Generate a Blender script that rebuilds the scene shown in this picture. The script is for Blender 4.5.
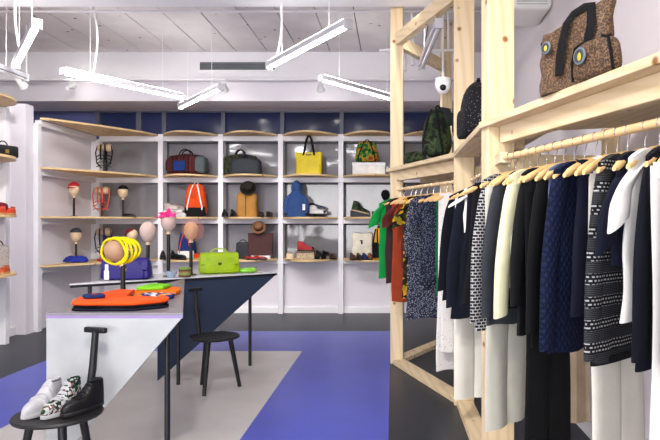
import bpy, bmesh, math, random
from mathutils import Vector, Matrix
random.seed(7)
for o in list(bpy.data.objects):
    bpy.data.objects.remove(o)
S = bpy.context.scene
COL = S.collection
R = math.radians
PI = math.pi

# ------------------------------------------------------------------ camera
EYE = 1.4
cam_data = bpy.data.cameras.new('camera')
cam = bpy.data.objects.new('camera', cam_data)
COL.objects.link(cam)
cam.location = (0, 0, EYE)
cam.rotation_euler = (R(90), 0, 0)
cam_data.sensor_width = 36
cam_data.lens = 600 / 660 * 36
cam_data.shift_x = -63 / 660
cam_data.shift_y = 2 / 660
cam_data.clip_start = 0.05
S.camera = cam

# ------------------------------------------------------------------ world, light, exposure
world = bpy.data.worlds.new('world')
S.world = world
world.use_nodes = True
bg = world.node_tree.nodes['Background']
bg.inputs[0].default_value = (0.93, 0.95, 1.0, 1)
bg.inputs[1].default_value = 1.1
TUBE = 20.0
UPLIGHT = 8.0       # upward glow added to the battens to brighten the ceiling          # emission of the LED battens
S.view_settings.view_transform = 'Standard'
S.view_settings.look = 'None'
S.view_settings.gamma = 1
S.view_settings.exposure = 0.80
SPOT_W = 150          # each unseen ceiling spotlight
fill_data = bpy.data.lights.new('front_fill_light', 'AREA')   # added fill light behind the camera, at an unseen shopfront opening
fill_data.shape = 'RECTANGLE'
fill_data.size = 5.0
fill_data.size_y = 2.4
fill_data.energy = 145
fill_data.color = (1.0, 0.98, 0.97)
fill = bpy.data.objects.new('front_fill_light', fill_data)
COL.objects.link(fill)
fill.location = (-1.6, -3.1, 1.6)
fill.rotation_euler = (R(90), 0, 0)

def at(px, py, d):
    """point of the place seen at this spot of the photograph, d metres in front of the camera"""
    return Vector(((px - 393) / 600 * d, d, EYE + (222 - py) / 600 * d))
def on(px, d, z):
    return Vector(((px - 393) / 600 * d, d, z))

# ------------------------------------------------------------------ materials
def srgb(h):
    if isinstance(h, str):
        h = h.lstrip('#')
        c = [int(h[i:i + 2], 16) / 255 for i in (0, 2, 4)]
        return tuple((x / 12.92 if x <= .04045 else ((x + .055) / 1.055) ** 2.4) for x in c) + (1,)
    return tuple(h) + (1,) if len(h) == 3 else tuple(h)

class NT:
    def __init__(s, name):
        s.mat = bpy.data.materials.new(name)
        s.mat.use_nodes = True
        s.t = s.mat.node_tree
        s.b = s.t.nodes['Principled BSDF']
        s.co = s.t.nodes.new('ShaderNodeTexCoord').outputs['Object']
    def n(s, typ, ins=None, **kw):
        nd = s.t.nodes.new('ShaderNode' + typ)
        for k, v in kw.items():
            setattr(nd, k, v)
        for k, v in (ins or {}).items():
            if isinstance(v, bpy.types.NodeSocket):
                s.t.links.new(v, nd.inputs[k])
            else:
                nd.inputs[k].default_value = v
        return nd
    def map(s, scale=(1, 1, 1), rot=(0, 0, 0), src=None):
        return s.n('Mapping', {'Vector': src or s.co, 'Scale': scale, 'Rotation': rot}).outputs[0]
    def noise(s, scale, detail=3, src=None, rough=.5, out='Fac'):
        return s.n('TexNoise', {'Vector': src or s.co, 'Scale': scale, 'Detail': detail, 'Roughness': rough}).outputs[out]
    def ramp(s, fac, stops, interp='LINEAR'):
        nd = s.n('ValToRGB', {'Fac': fac})
        cr = nd.color_ramp
        cr.interpolation = interp
        while len(cr.elements) < len(stops):
            cr.elements.new(.5)
        for e, (p, c) in zip(cr.elements, stops):
            e.position = p
            e.color = srgb(c)
        return nd.outputs[0]
    def mix(s, fac, a, b, mode='MIX'):
        nd = s.n('MixRGB', {'Fac': fac, 'Color1': a if isinstance(a, bpy.types.NodeSocket) else srgb(a),
                            'Color2': b if isinstance(b, bpy.types.NodeSocket) else srgb(b)}, blend_type=mode)
        return nd.outputs[0]
    def math(s, op, a, b=0.0):
        return s.n('Math', {0: a, 1: b}, operation=op).outputs[0]
    def xz(s):
        sp = s.n('SeparateXYZ', {0: s.co})
        cb = s.n('CombineXYZ', {0: sp.outputs[0], 1: sp.outputs[2]})
        return cb.outputs[0], sp
    def bump(s, h, strength=.3, dist=.01):
        nd = s.n('Bump', {'Height': h, 'Strength': strength, 'Distance': dist})
        s.t.links.new(nd.outputs[0], s.b.inputs['Normal'])
    def fin(s, col=None, rough=.6, metal=0, spec=.5, sheen=0):
        if col is not None:
            if isinstance(col, bpy.types.NodeSocket):
                s.t.links.new(col, s.b.inputs['Base Color'])
            else:
                s.b.inputs['Base Color'].default_value = srgb(col)
        s.b.inputs['Roughness'].default_value = rough
        s.b.inputs['Metallic'].default_value = metal
        s.b.inputs['Specular IOR Level'].default_value = spec
        if sheen:
            s.b.inputs['Sheen Weight'].default_value = sheen
        return s.mat

CACHE = {}
def plain(name, col, rough=.6, metal=0, spec=.5, var=.08, vs=6, bump=0, bs=150):
    if name in CACHE: return CACHE[name]
    n = NT(name)
    c = srgb(col)
    d = tuple(max(0, x * (1 - var)) for x in c[:3])
    l = tuple(min(1, x * (1 + var)) for x in c[:3])
    m = n.ramp(n.noise(vs), [(.3, d), (.7, l)])
    if bump: n.bump(n.noise(bs, 2), bump, .004)
    CACHE[name] = n.fin(m, rough, metal, spec)
    return CACHE[name]
def cloth(name, col, bs=260, bump=.25, var=.12, rough=.9):
    return plain(name, col, rough, 0, .2, var, 9, bump, bs)
def leather(name, col, rough=.42):
    return plain(name, col, rough, 0, .3, .1, 10, .12, 120)
def metalm(name, col, rough=.3):
    return plain(name, col, rough, 1, .5, .03, 8)

def pine(name, sc, tint=('#d2bc94', '#dfcaa6')):
    n = NT(name)
    m = n.map(sc)
    g = n.n('TexWave', {'Vector': m, 'Scale': 1.0, 'Distortion': 3.0, 'Detail': 2.0, 'Detail Scale': 1.2}, wave_type='BANDS', bands_direction='DIAGONAL').outputs['Fac']
    c = n.ramp(g, [(.0, tint[0]), (.6, tint[1]), (1, tint[1])])
    c = n.mix(n.math('MULTIPLY', n.noise(1.2, 3, m), .35), c, tint[0])
    k = n.n('TexVoronoi', {'Vector': n.map((7, 7, 7)), 'Scale': 1.0, 'Randomness': 1.0}).outputs['Distance']
    c = n.mix(n.ramp(k, [(.07, (1, 1, 1)), (.15, (0, 0, 0))]), c, '#8a5c30')
    return n.fin(c, .5, 0, .3)
PINE_V = pine('pine_upright', (9, 9, .7))
PINE_Y = pine('pine_length', (9, .7, 9))
BIRCH = pine('birch_ply', (2, 1.5, 20), ('#cfae7c', '#dcbf90'))
HANGW = plain('hanger_beech', '#dfb67c', .4, 0, .5, .1, 20)
RAILW = plain('rail_beech', '#e0bf8c', .4, 0, .5, .1, 12)

WALL = plain('wall_paint', '#e4e0e5', .75, 0, .3, .02, 1.5)
WALLP = plain('wall_paint_lilac', '#e3dee4', .75, 0, .3, .02, 1.5)
FRAMEW = plain('frame_white', '#e8e6ea', .5, 0, .4, .02, 2)
TRIM = plain('trim_white', '#eceaec', .55, 0, .4, .03, 2)
LAMPW = plain('lamp_white', '#f0f0f0', .4, 0, .5, .02, 2)
BLACK = plain('black_stain', '#101012', .45, 0, .4, .15, 30)
BLACKM = plain('black_metal', '#101012', .4, 0, .5, .1, 10)
BRASS = metalm('brass', '#c8a050')
STEEL = metalm('steel', '#c8c8cc')
WIRE = metalm('hook_wire', '#d9d9dd', .25)

def ceiling_mat():
    n = NT('ceiling_plank_paint')
    c = n.ramp(n.noise(2.5, 5), [(.3, '#d3cbcb'), (.7, '#e4dfde')])
    sp = n.n('TexVoronoi', {'Vector': n.map((4.2, 4.2, 4.2)), 'Scale': 1.0}).outputs['Distance']
    c = n.mix(n.ramp(sp, [(.07, (1, 1, 1)), (.10, (0, 0, 0))]), c, '#6f6765')
    n.bump(n.noise(30, 4), .25, .01)
    return n.fin(c, .8, 0, .3)
CEIL = ceiling_mat()
GAP = plain('gap_dark', '#3a3433', .9)

def floor_mat(name, col, rough=.32):
    n = NT(name)
    c = srgb(col)
    d = tuple(x * .93 for x in c[:3]); l = tuple(min(1, x * 1.07) for x in c[:3])
    m = n.ramp(n.noise(3, 6), [(.3, d), (.7, l)])
    sp = n.noise(260, 2)
    m = n.mix(n.math('MULTIPLY', n.ramp(sp, [(.55, (0, 0, 0)), (.75, (1, 1, 1))]), .18), m, (.8, .8, .85))
    return n.fin(m, rough, 0, .35)
FL_BLUE = floor_mat('vinyl_periwinkle', '#4650b0')
FL_GREY = floor_mat('vinyl_pale_grey', '#b8b5b2')
FL_DARK = floor_mat('vinyl_charcoal', '#151e28', .4)

def pane_mat():
    n = NT('pane_grey')
    c = n.ramp(n.noise(1.6, 4), [(.3, '#6c6a6e'), (.7, '#848287')])
    n.bump(n.noise(1.4, 2), .04, .05)
    return n.fin(c, .06, 0, .7)
PANE = pane_mat()
def night_mat():
    n = NT('night_glass')
    c = n.ramp(n.noise(.9, 2), [(.3, '#182140'), (.7, '#2a3560')])
    return n.fin(c, .12, 0, .4)
NIGHT = night_mat()
MULL = plain('mullion_grey', '#565869', .5)
def emit(name, col, k):
    m = bpy.data.materials.new(name)
    m.use_nodes = True
    b = m.node_tree.nodes['Principled BSDF']
    b.inputs['Base Color'].default_value = (1, 1, 1, 1)
    b.inputs['Emission Color'].default_value = srgb(col)
    b.inputs['Emission Strength'].default_value = k
    return m
HOUSING = plain('lamp_housing_grey', '#b9b7bd', .45, 0, .4, .02, 2)
GLOW = emit('led_diffuser', (1.0, .985, .97), TUBE)
GLOWUP = emit('added_uplight_glow', (1.0, .985, .97), UPLIGHT)
SPOTGLOW = emit('spot_lens', (1.0, .96, .9), 20)

def camo(name, cols, sc=9):
    n = NT(name)
    w = n.mix(.25, n.co, n.noise(3, 3, out='Color'))
    c = n.ramp(n.noise(sc, 2, w, .55), [(0, cols[0]), (.42, cols[1]), (.52, cols[2]), (.6, cols[3])], 'CONSTANT')
    n.bump(n.noise(220, 2), .2, .004)
    return n.fin(c, .8, 0, .2)
CAMO = camo('camouflage_green', ['#0d100c', '#22331c', '#3c4528', '#181410'], 14)
CAMOD = camo('camouflage_dark', ['#12140f', '#2c3420', '#3c3d28', '#0d0d0c'], 14)
CAMOR = camo('jungle_print', ['#12301a', '#1f6e30', '#a8861c', '#8c3420'], 18)
def leopard():
    n = NT('leopard_print')
    v = n.n('TexVoronoi', {'Vector': n.map((120, 120, 120)), 'Scale': 1.0}).outputs['Distance']
    c = n.ramp(v, [(0, '#5e4733'), (.25, '#6d543c'), (.34, '#2c211b'), (.52, '#30251d'), (.60, '#70563d'), (1, '#7a5f43')], 'LINEAR')
    n.bump(n.noise(25, 3), .4, .01)
    return n.fin(c, .6, 0, .3)
LEOPARD = leopard()
def vspots(name, base, spots, sc=40, lo=.22, hi=.3, stretch=(1, 1, 1)):
    n = NT(name)
    v = n.n('TexVoronoi', {'Vector': n.map(tuple(sc * q for q in stretch)), 'Scale': 1.0}).outputs['Distance']
    c = n.ramp(v, [(lo, spots), (hi, base)])
    n.bump(n.noise(200, 2), .2, .004)
    return n.fin(c, .85, 0, .2)
DOTS = vspots('black_with_dots', '#141417', '#77777c', 55, .14, .2)
PRINTG = vspots('navy_grey_print', '#232838', '#80838f', 85, .34, .42)
PRINTD = vspots('ink_print', '#1e2233', '#6b7184', 85, .3, .38)
PRINTW = vspots('white_speckle_print', '#dcd9d6', '#8a8a8a', 40, .12, .18)
def cells(name, cols, sc):
    n = NT(name)
    v = n.n('TexVoronoi', {'Vector': n.map((sc, sc, sc)), 'Scale': 1.0}).outputs['Color']
    f = n.n('SeparateXYZ', {0: v}).outputs[0]
    st = [(i / len(cols), c) for i, c in enumerate(cols)]
    return n.fin(n.ramp(f, st, 'CONSTANT'), .85, 0, .2)
FLORAL = cells('floral_black_gold', ['#15140f', '#201c12', '#c08d18', '#2c3018', '#1a1810', '#8a7a20'], 28)
FLOWSHOE = cells('floral_white_green', ['#a5a4a2', '#aaa8a5', '#17482f', '#1a2024', '#8a5a55', '#232a30', '#14181c', '#b8b8b5', '#1d4a33'], 85)
def honey():
    n = NT('honeycomb_knit')
    p, sp = n.xz()
    b = n.n('TexBrick', {'Vector': p, 'Color1': srgb('#11131c'), 'Color2': srgb('#151824'), 'Mortar': srgb('#a9a7a6'),
                         'Scale': 1.0, 'Mortar Size': .0024, 'Mortar Smooth': .2, 'Brick Width': .024, 'Row Height': .0145}).outputs['Color']
    n.bump(n.noise(300, 2), .3, .004)
    return n.fin(b, .9, 0, .2)
HONEY = honey()
def fair():
    n = NT('fair_isle_knit')
    p, sp = n.xz()
    b = n.n('TexBrick', {'Vector': p, 'Color1': srgb('#b5b4b1'), 'Color2': srgb('#a5a4a2'), 'Mortar': srgb('#0f1016'),
                         'Scale': 1.0, 'Mortar Size': .0046, 'Mortar Smooth': .4, 'Brick Width': .0165, 'Row Height': .0125}).outputs['Color']
    band = n.math('FRACT', n.math('MULTIPLY', sp.outputs[2], 13.5))
    stripe = n.ramp(n.math('FRACT', n.math('MULTIPLY', sp.outputs[2], 170)), [(0, '#15161c'), (.5, '#3f4044')], 'CONSTANT')
    msk = n.ramp(band, [(0, (1, 1, 1)), (.48, (0, 0, 0))], 'CONSTANT')
    c = n.mix(msk, stripe, b)
    n.bump(n.noise(300, 2), .3, .004)
    return n.fin(c, .9, 0, .2)
FAIR = fair()
def quilt():
    n = NT('navy_quilting')
    p, sp = n.xz()
    a = n.n('TexWave', {'Vector': n.map((1, 1, 1), (0, 0, R(35)), p), 'Scale': 15.0}, wave_type='BANDS', bands_direction='X').outputs['Fac']
    b = n.n('TexWave', {'Vector': n.map((1, 1, 1), (0, 0, R(-35)), p), 'Scale': 15.0}, wave_type='BANDS', bands_direction='X').outputs['Fac']
    h = n.math('MINIMUM', a, b)
    n.bump(h, .45, .006)
    c = n.ramp(h, [(0, '#0b1024'), (.4, '#141d3a')])
    return n.fin(c, .85, 0, .15)
QUILT = quilt()
def plaid():
    n = NT('red_blanket_stripe')
    p, sp = n.xz()
    f = n.math('FRACT', n.math('MULTIPLY', sp.outputs[0], 6))
    c = n.ramp(f, [(0, '#451414'), (.3, '#131012'), (.42, '#5a1a18'), (.6, '#1c2434'), (.7, '#4a1616'), (.9, '#100f11')], 'CONSTANT')
    g = n.math('FRACT', n.math('MULTIPLY', sp.outputs[2], 14))
    c = n.mix(n.math('MULTIPLY', n.ramp(g, [(0, (0, 0, 0)), (.7, (1, 1, 1))], 'CONSTANT'), .5), c, '#33282a')
    return n.fin(c, .9, 0, .2)
PLAID = plaid()
def marble():
    n = NT('pale_laminate')
    c = n.ramp(n.noise(4, 6), [(.3, '#9da0a2'), (.7, '#b0b3b4')])
    return n.fin(c, .5, 0, .4)
LAMIN = marble()

# ------------------------------------------------------------------ mesh building
class MB:
    def __init__(s):
        s.v = []; s.f = []; s.mi = []
    def add(s, vs, fs, mi=0, M=None):
        o = len(s.v)
        s.v += [tuple(M @ Vector(p)) if M else tuple(p) for p in vs]
        s.f += [tuple(i + o for i in f) for f in fs]
        s.mi += [mi] * len(fs)
        return s
    def box(s, x0, x1, y0, y1, z0, z1, mi=0, M=None):
        vs = [(x, y, z) for z in (z0, z1) for x, y in ((x0, y0), (x1, y0), (x1, y1), (x0, y1))]
        return s.add(vs, [(3, 2, 1, 0), (4, 5, 6, 7), (0, 1, 5, 4), (1, 2, 6, 5), (2, 3, 7, 6), (3, 0, 4, 7)], mi, M)
    def bar(s, a, b, w, h, mi=0):
        """rectangular bar from a to b, w across (horizontal), h high"""
        a = Vector(a); b = Vector(b); d = (b - a).normalized()
        up = Vector((0, 0, 1)) if abs(d.z) < .95 else Vector((0, 1, 0))
        sx = d.cross(up).normalized(); uz = sx.cross(d).normalized()
        vs = []
        for p in (a, b):
            for i, j in ((-1, -1), (1, -1), (1, 1), (-1, 1)):
                vs.append(p + sx * (i * w / 2) + uz * (j * h / 2))
        return s.add(vs, [(0, 1, 2, 3), (7, 6, 5, 4), (0, 4, 5, 1), (1, 5, 6, 2), (2, 6, 7, 3), (3, 7, 4, 0)], mi)
    def loft(s, rings, mi=0, caps=True, closed=False):
        n = len(rings[0]); o = len(s.v)
        for r in rings: s.v += [tuple(p) for p in r]
        m = len(rings)
        for i in range(m if closed else m - 1):
            k = (i + 1) % m
            for j in range(n):
                s.f.append((o + i * n + j, o + i * n + (j + 1) % n, o + k * n + (j + 1) % n, o + k * n + j)); s.mi.append(mi)
        if caps and not closed:
            s.f.append(tuple(o + j for j in range(n))[::-1]); s.mi.append(mi)
            s.f.append(tuple(o + (m - 1) * n + j for j in range(n))); s.mi.append(mi)
        return s
    def tube(s, pts, r, n=8, mi=0, flat=1.0, closed=False):
        pts = [Vector(p) for p in pts]; m = len(pts); rings = []
        prev = None
        for i, p in enumerate(pts):
            if closed: d = pts[(i + 1) % m] - pts[i - 1]
            else: d = pts[min(i + 1, m - 1)] - pts[max(i - 1, 0)]
            d.normalize()
            if prev is None:
                ref = Vector((0, 0, 1)) if abs(d.z) < .9 else Vector((0, 1, 0))
                u = d.cross(ref).normalized()
            else:
                u = (prev - d * prev.dot(d)).normalized()
            prev = u; w = d.cross(u)
            rr = r[i] if isinstance(r, (list, tuple)) else r
            rings.append([p + u * (rr * math.cos(2 * PI * k / n)) + w * (rr * flat * math.sin(2 * PI * k / n)) for k in range(n)])
        return s.loft(rings, mi, True, closed)
    def lathe(s, prof, n=24, c=(0, 0, 0), mi=0, M=None):
        rings = []
        for r, z in prof:
            ring = [Vector((c[0] + max(r, 1e-4) * math.cos(2 * PI * k / n), c[1] + max(r, 1e-4) * math.sin(2 * PI * k / n), c[2] + z)) for k in range(n)]
            if M: ring = [M @ p for p in ring]
            rings.append(ring)
        return s.loft(rings, mi)
    def sell(s, c, a, b, h, e1=1, e2=1, nu=24, nv=14, mi=0, fn=None, M=None):
        """superellipsoid: half sizes a,b,h; e<1 squarer"""
        pw = lambda v, e: math.copysign(abs(v) ** e, v)
        rings = []
        for i in range(nv + 1):
            ph = -PI / 2 + PI * i / nv
            cz = max(pw(math.cos(ph), e1), .02); sz = pw(math.sin(ph), e1)
            ring = []
            for k in range(nu):
                t = 2 * PI * k / nu
                p = Vector((a * cz * pw(math.cos(t), e2), b * cz * pw(math.sin(t), e2), h * sz))
                if fn: p = fn(p)
                p = p + Vector(c)
                ring.append(M @ p if M else p)
            rings.append(ring)
        return s.loft(rings, mi)
    def prism(s, poly, z0, z1, mi=0):
        n = len(poly)
        vs = [(x, y, z0) for x, y in poly] + [(x, y, z1) for x, y in poly]
        fs = [tuple(range(n))[::-1], tuple(range(n, 2 * n))] + [(i, (i + 1) % n, n + (i + 1) % n, n + i) for i in range(n)]
        return s.add(vs, fs, mi)
    def build(s, name, mats, parent=None, loc=(0, 0, 0), rot=0, bevel=0, seg=2, smooth=True, sub=0):
        me = bpy.data.meshes.new(name)
        me.from_pydata(s.v, [], s.f)
        bm = bmesh.new(); bm.from_mesh(me)
        bmesh.ops.recalc_face_normals(bm, faces=bm.faces)
        bm.to_mesh(me); bm.free()
        if not isinstance(mats, (list, tuple)): mats = [mats]
        for m in mats: me.materials.append(m)
        for p, i in zip(me.polygons, s.mi): p.material_index = i
        if smooth:
            for p in me.polygons: p.use_smooth = True
            me.set_sharp_from_angle(angle=R(42))
        o = bpy.data.objects.new(name, me)
        COL.objects.link(o)
        o.location = loc
        o.rotation_euler = rot if isinstance(rot, (tuple, list)) else (0, 0, rot)
        if parent: o.parent = parent
        if bevel:
            b = o.modifiers.new('bevel', 'BEVEL'); b.width = bevel; b.segments = seg; b.limit_method = 'ANGLE'; b.angle_limit = R(40)
        if sub:
            b = o.modifiers.new('subdivision', 'SUBSURF'); b.levels = sub; b.render_levels = sub
        return o

def tag(o, label, cat, group=None, kind=None):
    if label: o['label'] = label
    if cat: o['category'] = cat
    if group: o['group'] = group
    if kind: o['kind'] = kind
    return o
def thing(name, label, cat, loc=(0, 0, 0), rot=0, group=None):
    o = bpy.data.objects.new(name, None); COL.objects.link(o)
    o.location = loc; o.rotation_euler = (0, 0, rot); o.empty_display_size = .05
    return tag(o, label, cat, group)
def structure(o):
    o['kind'] = 'structure'
    return o
def dup(root, loc, rot, label=None, group=None):
    r = root.copy(); COL.objects.link(r); r.location = loc; r.rotation_euler = (0, 0, rot)
    if label: r['label'] = label
    if group: r['group'] = group
    for ch in list(root.children):
        c = ch.copy(); COL.objects.link(c); c.parent = r
        for g in list(ch.children):
            d = g.copy(); COL.objects.link(d); d.parent = c
    return r
def arc(cx, cz, rx, rz, a0, a1, n=12, y=0):
    return [(cx + rx * math.cos(R(a0 + (a1 - a0) * i / n)), y, cz + rz * math.sin(R(a0 + (a1 - a0) * i / n))) for i in range(n + 1)]

# ================================================================== the setting
XL, XR, YB, ZC = -4.75, 1.30, 9.36, 3.75
XO = -6.1            # outer left wall, behind the shelving partition
fl = MB()
xs = [-4.9, -3.51, -2.66, -.985, -.03, 1.45]
ys = [-3.2, 6.51, 7.7, 9.6]
for i in range(5):
    for j in range(3):
        m = 2
        if 1 <= i <= 3 and j < 2: m = 0
        if i == 2 and j == 0: m = 1
        fl.add([(xs[i], ys[j], 0), (xs[i + 1], ys[j], 0), (xs[i + 1], ys[j + 1], 0), (xs[i], ys[j + 1], 0)], [(0, 1, 2, 3)], m)
structure(fl.build('floor', [FL_BLUE, FL_GREY, FL_DARK], smooth=False))

ce = MB()
x = XL - .1
seam = -2.158
k0 = math.floor((XO - .1 - seam) / .43)
for k in range(k0, k0 + 19):
    a = seam + k * .43 + .007; b = a + .43 - .014
    ce.box(a, b, -3.2, 9.5, ZC, ZC + .04)
ce.box(XO - .2, XR + .2, -3.2, 9.5, ZC + .03, ZC + .1, 1)
structure(ce.build('ceiling', [CEIL, GAP], smooth=False))

wb = MB()
wb.box(XO, XR + .1, YB, YB + .14, 0, ZC)
wb.box(-4.60, XR, 9.27, YB + .01, 0, .77)
structure(wb.build('wall_back', WALLP, smooth=False))
structure(MB().box(XO, XL, -3.2, 7.66, 0, 2.87).box(XO, XL + .08, 7.66, YB, 0, 2.63).box(XO - .12, XO, -3.2, YB + .14, 0, ZC).build('wall_left', WALLP, smooth=False))
structure(MB().box(XR, XR + .12, -3.2, YB + .14, 0, ZC).build('wall_right', WALL, smooth=False))
fw = MB()
fw.box(XL, XR, -3.3, -3.2, 0, .3).box(XO, XR, -3.3, -3.2, 2.8, ZC).box(XL, XL + .5, -3.3, -3.2, .3, 2.8).box(XR - .4, XR, -3.3, -3.2, .3, 2.8)
structure(fw.build('wall_front', WALL, smooth=False))
structure(MB().box(XL - .02, -4.56, 7.45, 7.61, 0, 2.87).build('trim_4', WALLP, smooth=False))
structure(MB().box(XO, XR, 5.5, 5.86, 3.5, ZC + .01).build('trim_1', TRIM, bevel=.01))
structure(MB().box(XO, XR, 8.3, YB, 3.39, ZC + .01).build('trim_2', TRIM, bevel=.006))
structure(MB().box(XO, XR, 8.53, YB, 3.12, 3.40).build('trim_3', WALLP, smooth=False))
structure(MB().box(-4.6, XR, 9.235, 9.275, 0, .10).box(-4.6, XR, 9.225, 9.24, 0, .085).build('baseboard_back', TRIM, smooth=False))
structure(MB().box(XR - .02, XR + .005, -3, 9.24, 0, .10).box(XR - .028, XR, -3, 9.24, 0, .02).build('baseboard_right', TRIM, smooth=False))
structure(MB().box(XL, XL + .07, -3, 9.2, 0, .10).build('baseboard_left', TRIM, smooth=False))

# ------------------------------------------------------------------ back wall shelving
D = 9.13
LV = [.845, 1.475, 2.105, 2.735]          # shelf tops
POSTX = [(p - 393) / 600 * D for p in (160.3, 220.5, 280.5, 340.8, 401.0, 461.2)]
CX0 = -4.52                                # left end of the back run
# night windows above the shelving
edges = [CX0 - .05] + POSTX + [XR]
for i in range(len(edges) - 1):
    a, b = edges[i], edges[i + 1]
    w = structure(MB().box(a, b, 9.335, 9.355, 2.72, 3.13).build('window_%d' % (i + 1), NIGHT, smooth=False))
    f = MB()
    f.box(a - .03, a + .03, 9.27, 9.34, 2.74, 3.12)
    if i == 0: f.box(-3.98, -3.90, 9.29, 9.34, 2.74, 3.12)
    f.box(a, b, 9.30, 9.34, 3.10, 3.13)
    f.build('window_frame', MULL, w, smooth=False)
w = structure(MB().box(XO + .1, CX0 - .06, 9.335, 9.355, 2.60, 3.13).build('window_8', plain('blue_glass_painted_reflection', '#585e90', .3), smooth=False))  # paler blue of a reflection painted into this pane's colour
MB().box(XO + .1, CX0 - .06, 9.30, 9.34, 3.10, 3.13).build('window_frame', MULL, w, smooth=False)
unit = thing('wall_shelving', 'white gridded shelving with bowed wooden shelves along the back wall', 'shelving', (0, 9.2, 0))
def ub(mb, name, m, **k): return mb.build(name, m, unit, (0, -9.2, 0), **k)
for x in POSTX:
    ub(MB().box(x - .038, x + .038, 9.13, 9.33, 0, 2.74), 'post', FRAMEW, bevel=.004)
for z in LV:
    h = .055 if z == LV[0] else .075
    ub(MB().box(POSTX[0] - .03, XR - .01, 9.146, 9.325, z - .025 - h, z - .0255), 'rail', FRAMEW, bevel=.004)
for i in range(len(POSTX)):
    a = POSTX[i] + .037; b = POSTX[i + 1] - .037 if i + 1 < len(POSTX) else XR - .012
    for k, z in enumerate(LV):
        poly = [(b, 9.32), (a, 9.32), (a, 9.135)]
        n = 14
        bow = .40 * min(1, (b - a) / .8)
        for q in range(1, n):
            t = q / n
            poly.append((a + (b - a) * t, 9.125 - bow * (math.sin(PI * t) ** .9)))
        poly.append((b, 9.135))
        ub(MB().prism(poly, z - .025, z), 'shelf', BIRCH, smooth=False)
        if k < 3:
            pn = ub(MB().box(a, b, 9.315, 9.335, z + .0, LV[k + 1] - .10), 'back_panel', PANE, smooth=False)
            fr = MB()
            fr.box(a, a + .030, 9.30, 9.316, z, LV[k + 1] - .1).box(b - .018, b, 9.30, 9.316, z, LV[k + 1] - .1)
            fr.box(a, b, 9.30, 9.316, LV[k + 1] - .125, LV[k + 1] - .1)
            fr.build('pane_frame', plain('pane_frame_grey', '#3b3c44', .5), pn, smooth=False)

# corner unit: panelled left side and triangular shelves
cu = thing('corner_shelving', 'corner shelving with triangular plywood shelves between left wall and first white post', 'shelving', (-4.4, 9.0, 0))
def cb(mb, name, m, **k): return mb.build(name, m, cu, (4.4, -9.0, 0), **k)
cb(MB().box(-4.62, -4.51, 7.62, 7.71, 0, 2.66), 'post', FRAMEW, bevel=.004)
cb(MB().box(-4.60, -4.47, 9.13, 9.26, 0, 2.66), 'post', FRAMEW, bevel=.004)
for z in LV:
    cb(MB().box(-4.60, -4.515, 7.70, 9.14, z - .105, z - .026), 'rail', FRAMEW, bevel=.004)
    cb(MB().box(-4.48, POSTX[0] - .04, 9.147, 9.26, z - .105, z - .026), 'rail', FRAMEW, bevel=.004)
    poly = [(-4.505, 9.25), (-4.505, 7.66), (-4.44, 7.69), (-4.36, 7.78), (-4.0, 8.28), (-3.68, 8.82), (POSTX[0] - .05, 9.10), (POSTX[0] - .05, 9.25)]
    cb(MB().prism(poly, z - .025, z), 'shelf', BIRCH, smooth=False)
cb(MB().box(-4.66, -4.605, 7.63, 9.25, 0, 2.66), 'side_panel', WALLP, smooth=False)
for k in range(3):
    cb(MB().box(-4.48, POSTX[0] - .04, 9.24, 9.262, LV[k], LV[k + 1] - .10), 'back_panel', PANE, smooth=False)

# near left unit, its far end shows
lu = thing('side_shelving', 'shelving bay on the left wall with rounded plywood shelves cut by frame edge', 'shelving', (-4.5, 6.2, 0))
def lb(mb, name, m, **k): return mb.build(name, m, lu, (4.5, -6.2, 0), **k)
for y in (5.58, 6.88):
    lb(MB().box(-4.66, -4.42, y - .035, y + .035, 0, 2.74), 'post', FRAMEW, bevel=.004)
lb(MB().box(-4.70, -4.66, 5.6, 6.86, 0, 2.74), 'side_panel', WALLP, smooth=False)
for z in LV:
    lb(MB().box(-4.65, -4.44, 5.62, 6.84, z - .1, z - .026), 'rail', FRAMEW, bevel=.004)
    poly = [(-4.655, 5.62), (-4.655, 6.84), (-4.42, 6.84)]
    for q in range(1, 14):
        t = q / 14
        poly.append((-4.42 + .38 * math.sin(PI * t) ** .55, 6.84 - 1.22 * t))
    poly.append((-4.42, 5.62))
    lb(MB().prism(poly[::-1], z - .025, z), 'shelf', BIRCH, smooth=False)

# ------------------------------------------------------------------ ceiling fittings
def batten(label, a, b, cords=(), lit=True):
    a = Vector(a); b = Vector(b); c = (a + b) / 2
    t = thing('led_batten', label, 'light', c, 0, 'slim strip lights under the ceiling')
    a = a - c; b = b - c; d = (b - a).normalized()
    MB().bar(a, b, .07, .05).build('housing', HOUSING, t, (0, 0, .022), bevel=.006)
    MB().bar(a + d * .015, b - d * .015, .030, .024).build('diffuser', GLOW if lit else LAMPW, t, (0, 0, -.012), bevel=.01)
    if lit: MB().bar(a + d * .03, b - d * .03, .05, .006).build('added_uplight', GLOWUP, t, (0, 0, .050))
    for e, s in ((a, 1), (b, -1)):
        MB().bar(e - d * .012 * s, e + d * .016 * s, .075, .08).build('end_cap', HOUSING, t, (0, 0, .008), bevel=.006)
    for f in (.2, .8):
        p = a + (b - a) * f
        MB().tube([(p.x, p.y, .05), (p.x, p.y, ZC - c.z)], .003, 6).build('suspension_wire', LAMPW, t)
    for f in cords:
        p = a + (b - a) * f
        q = [(p.x + .05 * math.sin(i / 8 * PI) * (1 if f < .5 else -1), p.y, .05 + (ZC - c.z - .05) * i / 8) for i in range(9)]
        MB().tube(q, .011, 8).build('power_cord', LAMPW, t)
    return t
batten('lit strip light at upper left sloping up towards its near end cap', (-2.80, 4.72, 2.95), (-3.74, 5.95, 2.95), (.75,))
batten('long strip light left of the air grille, slanting down to the right', (-3.42, 6.2, 2.95), (-2.62, 7.5, 2.95), (.22,))
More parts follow.
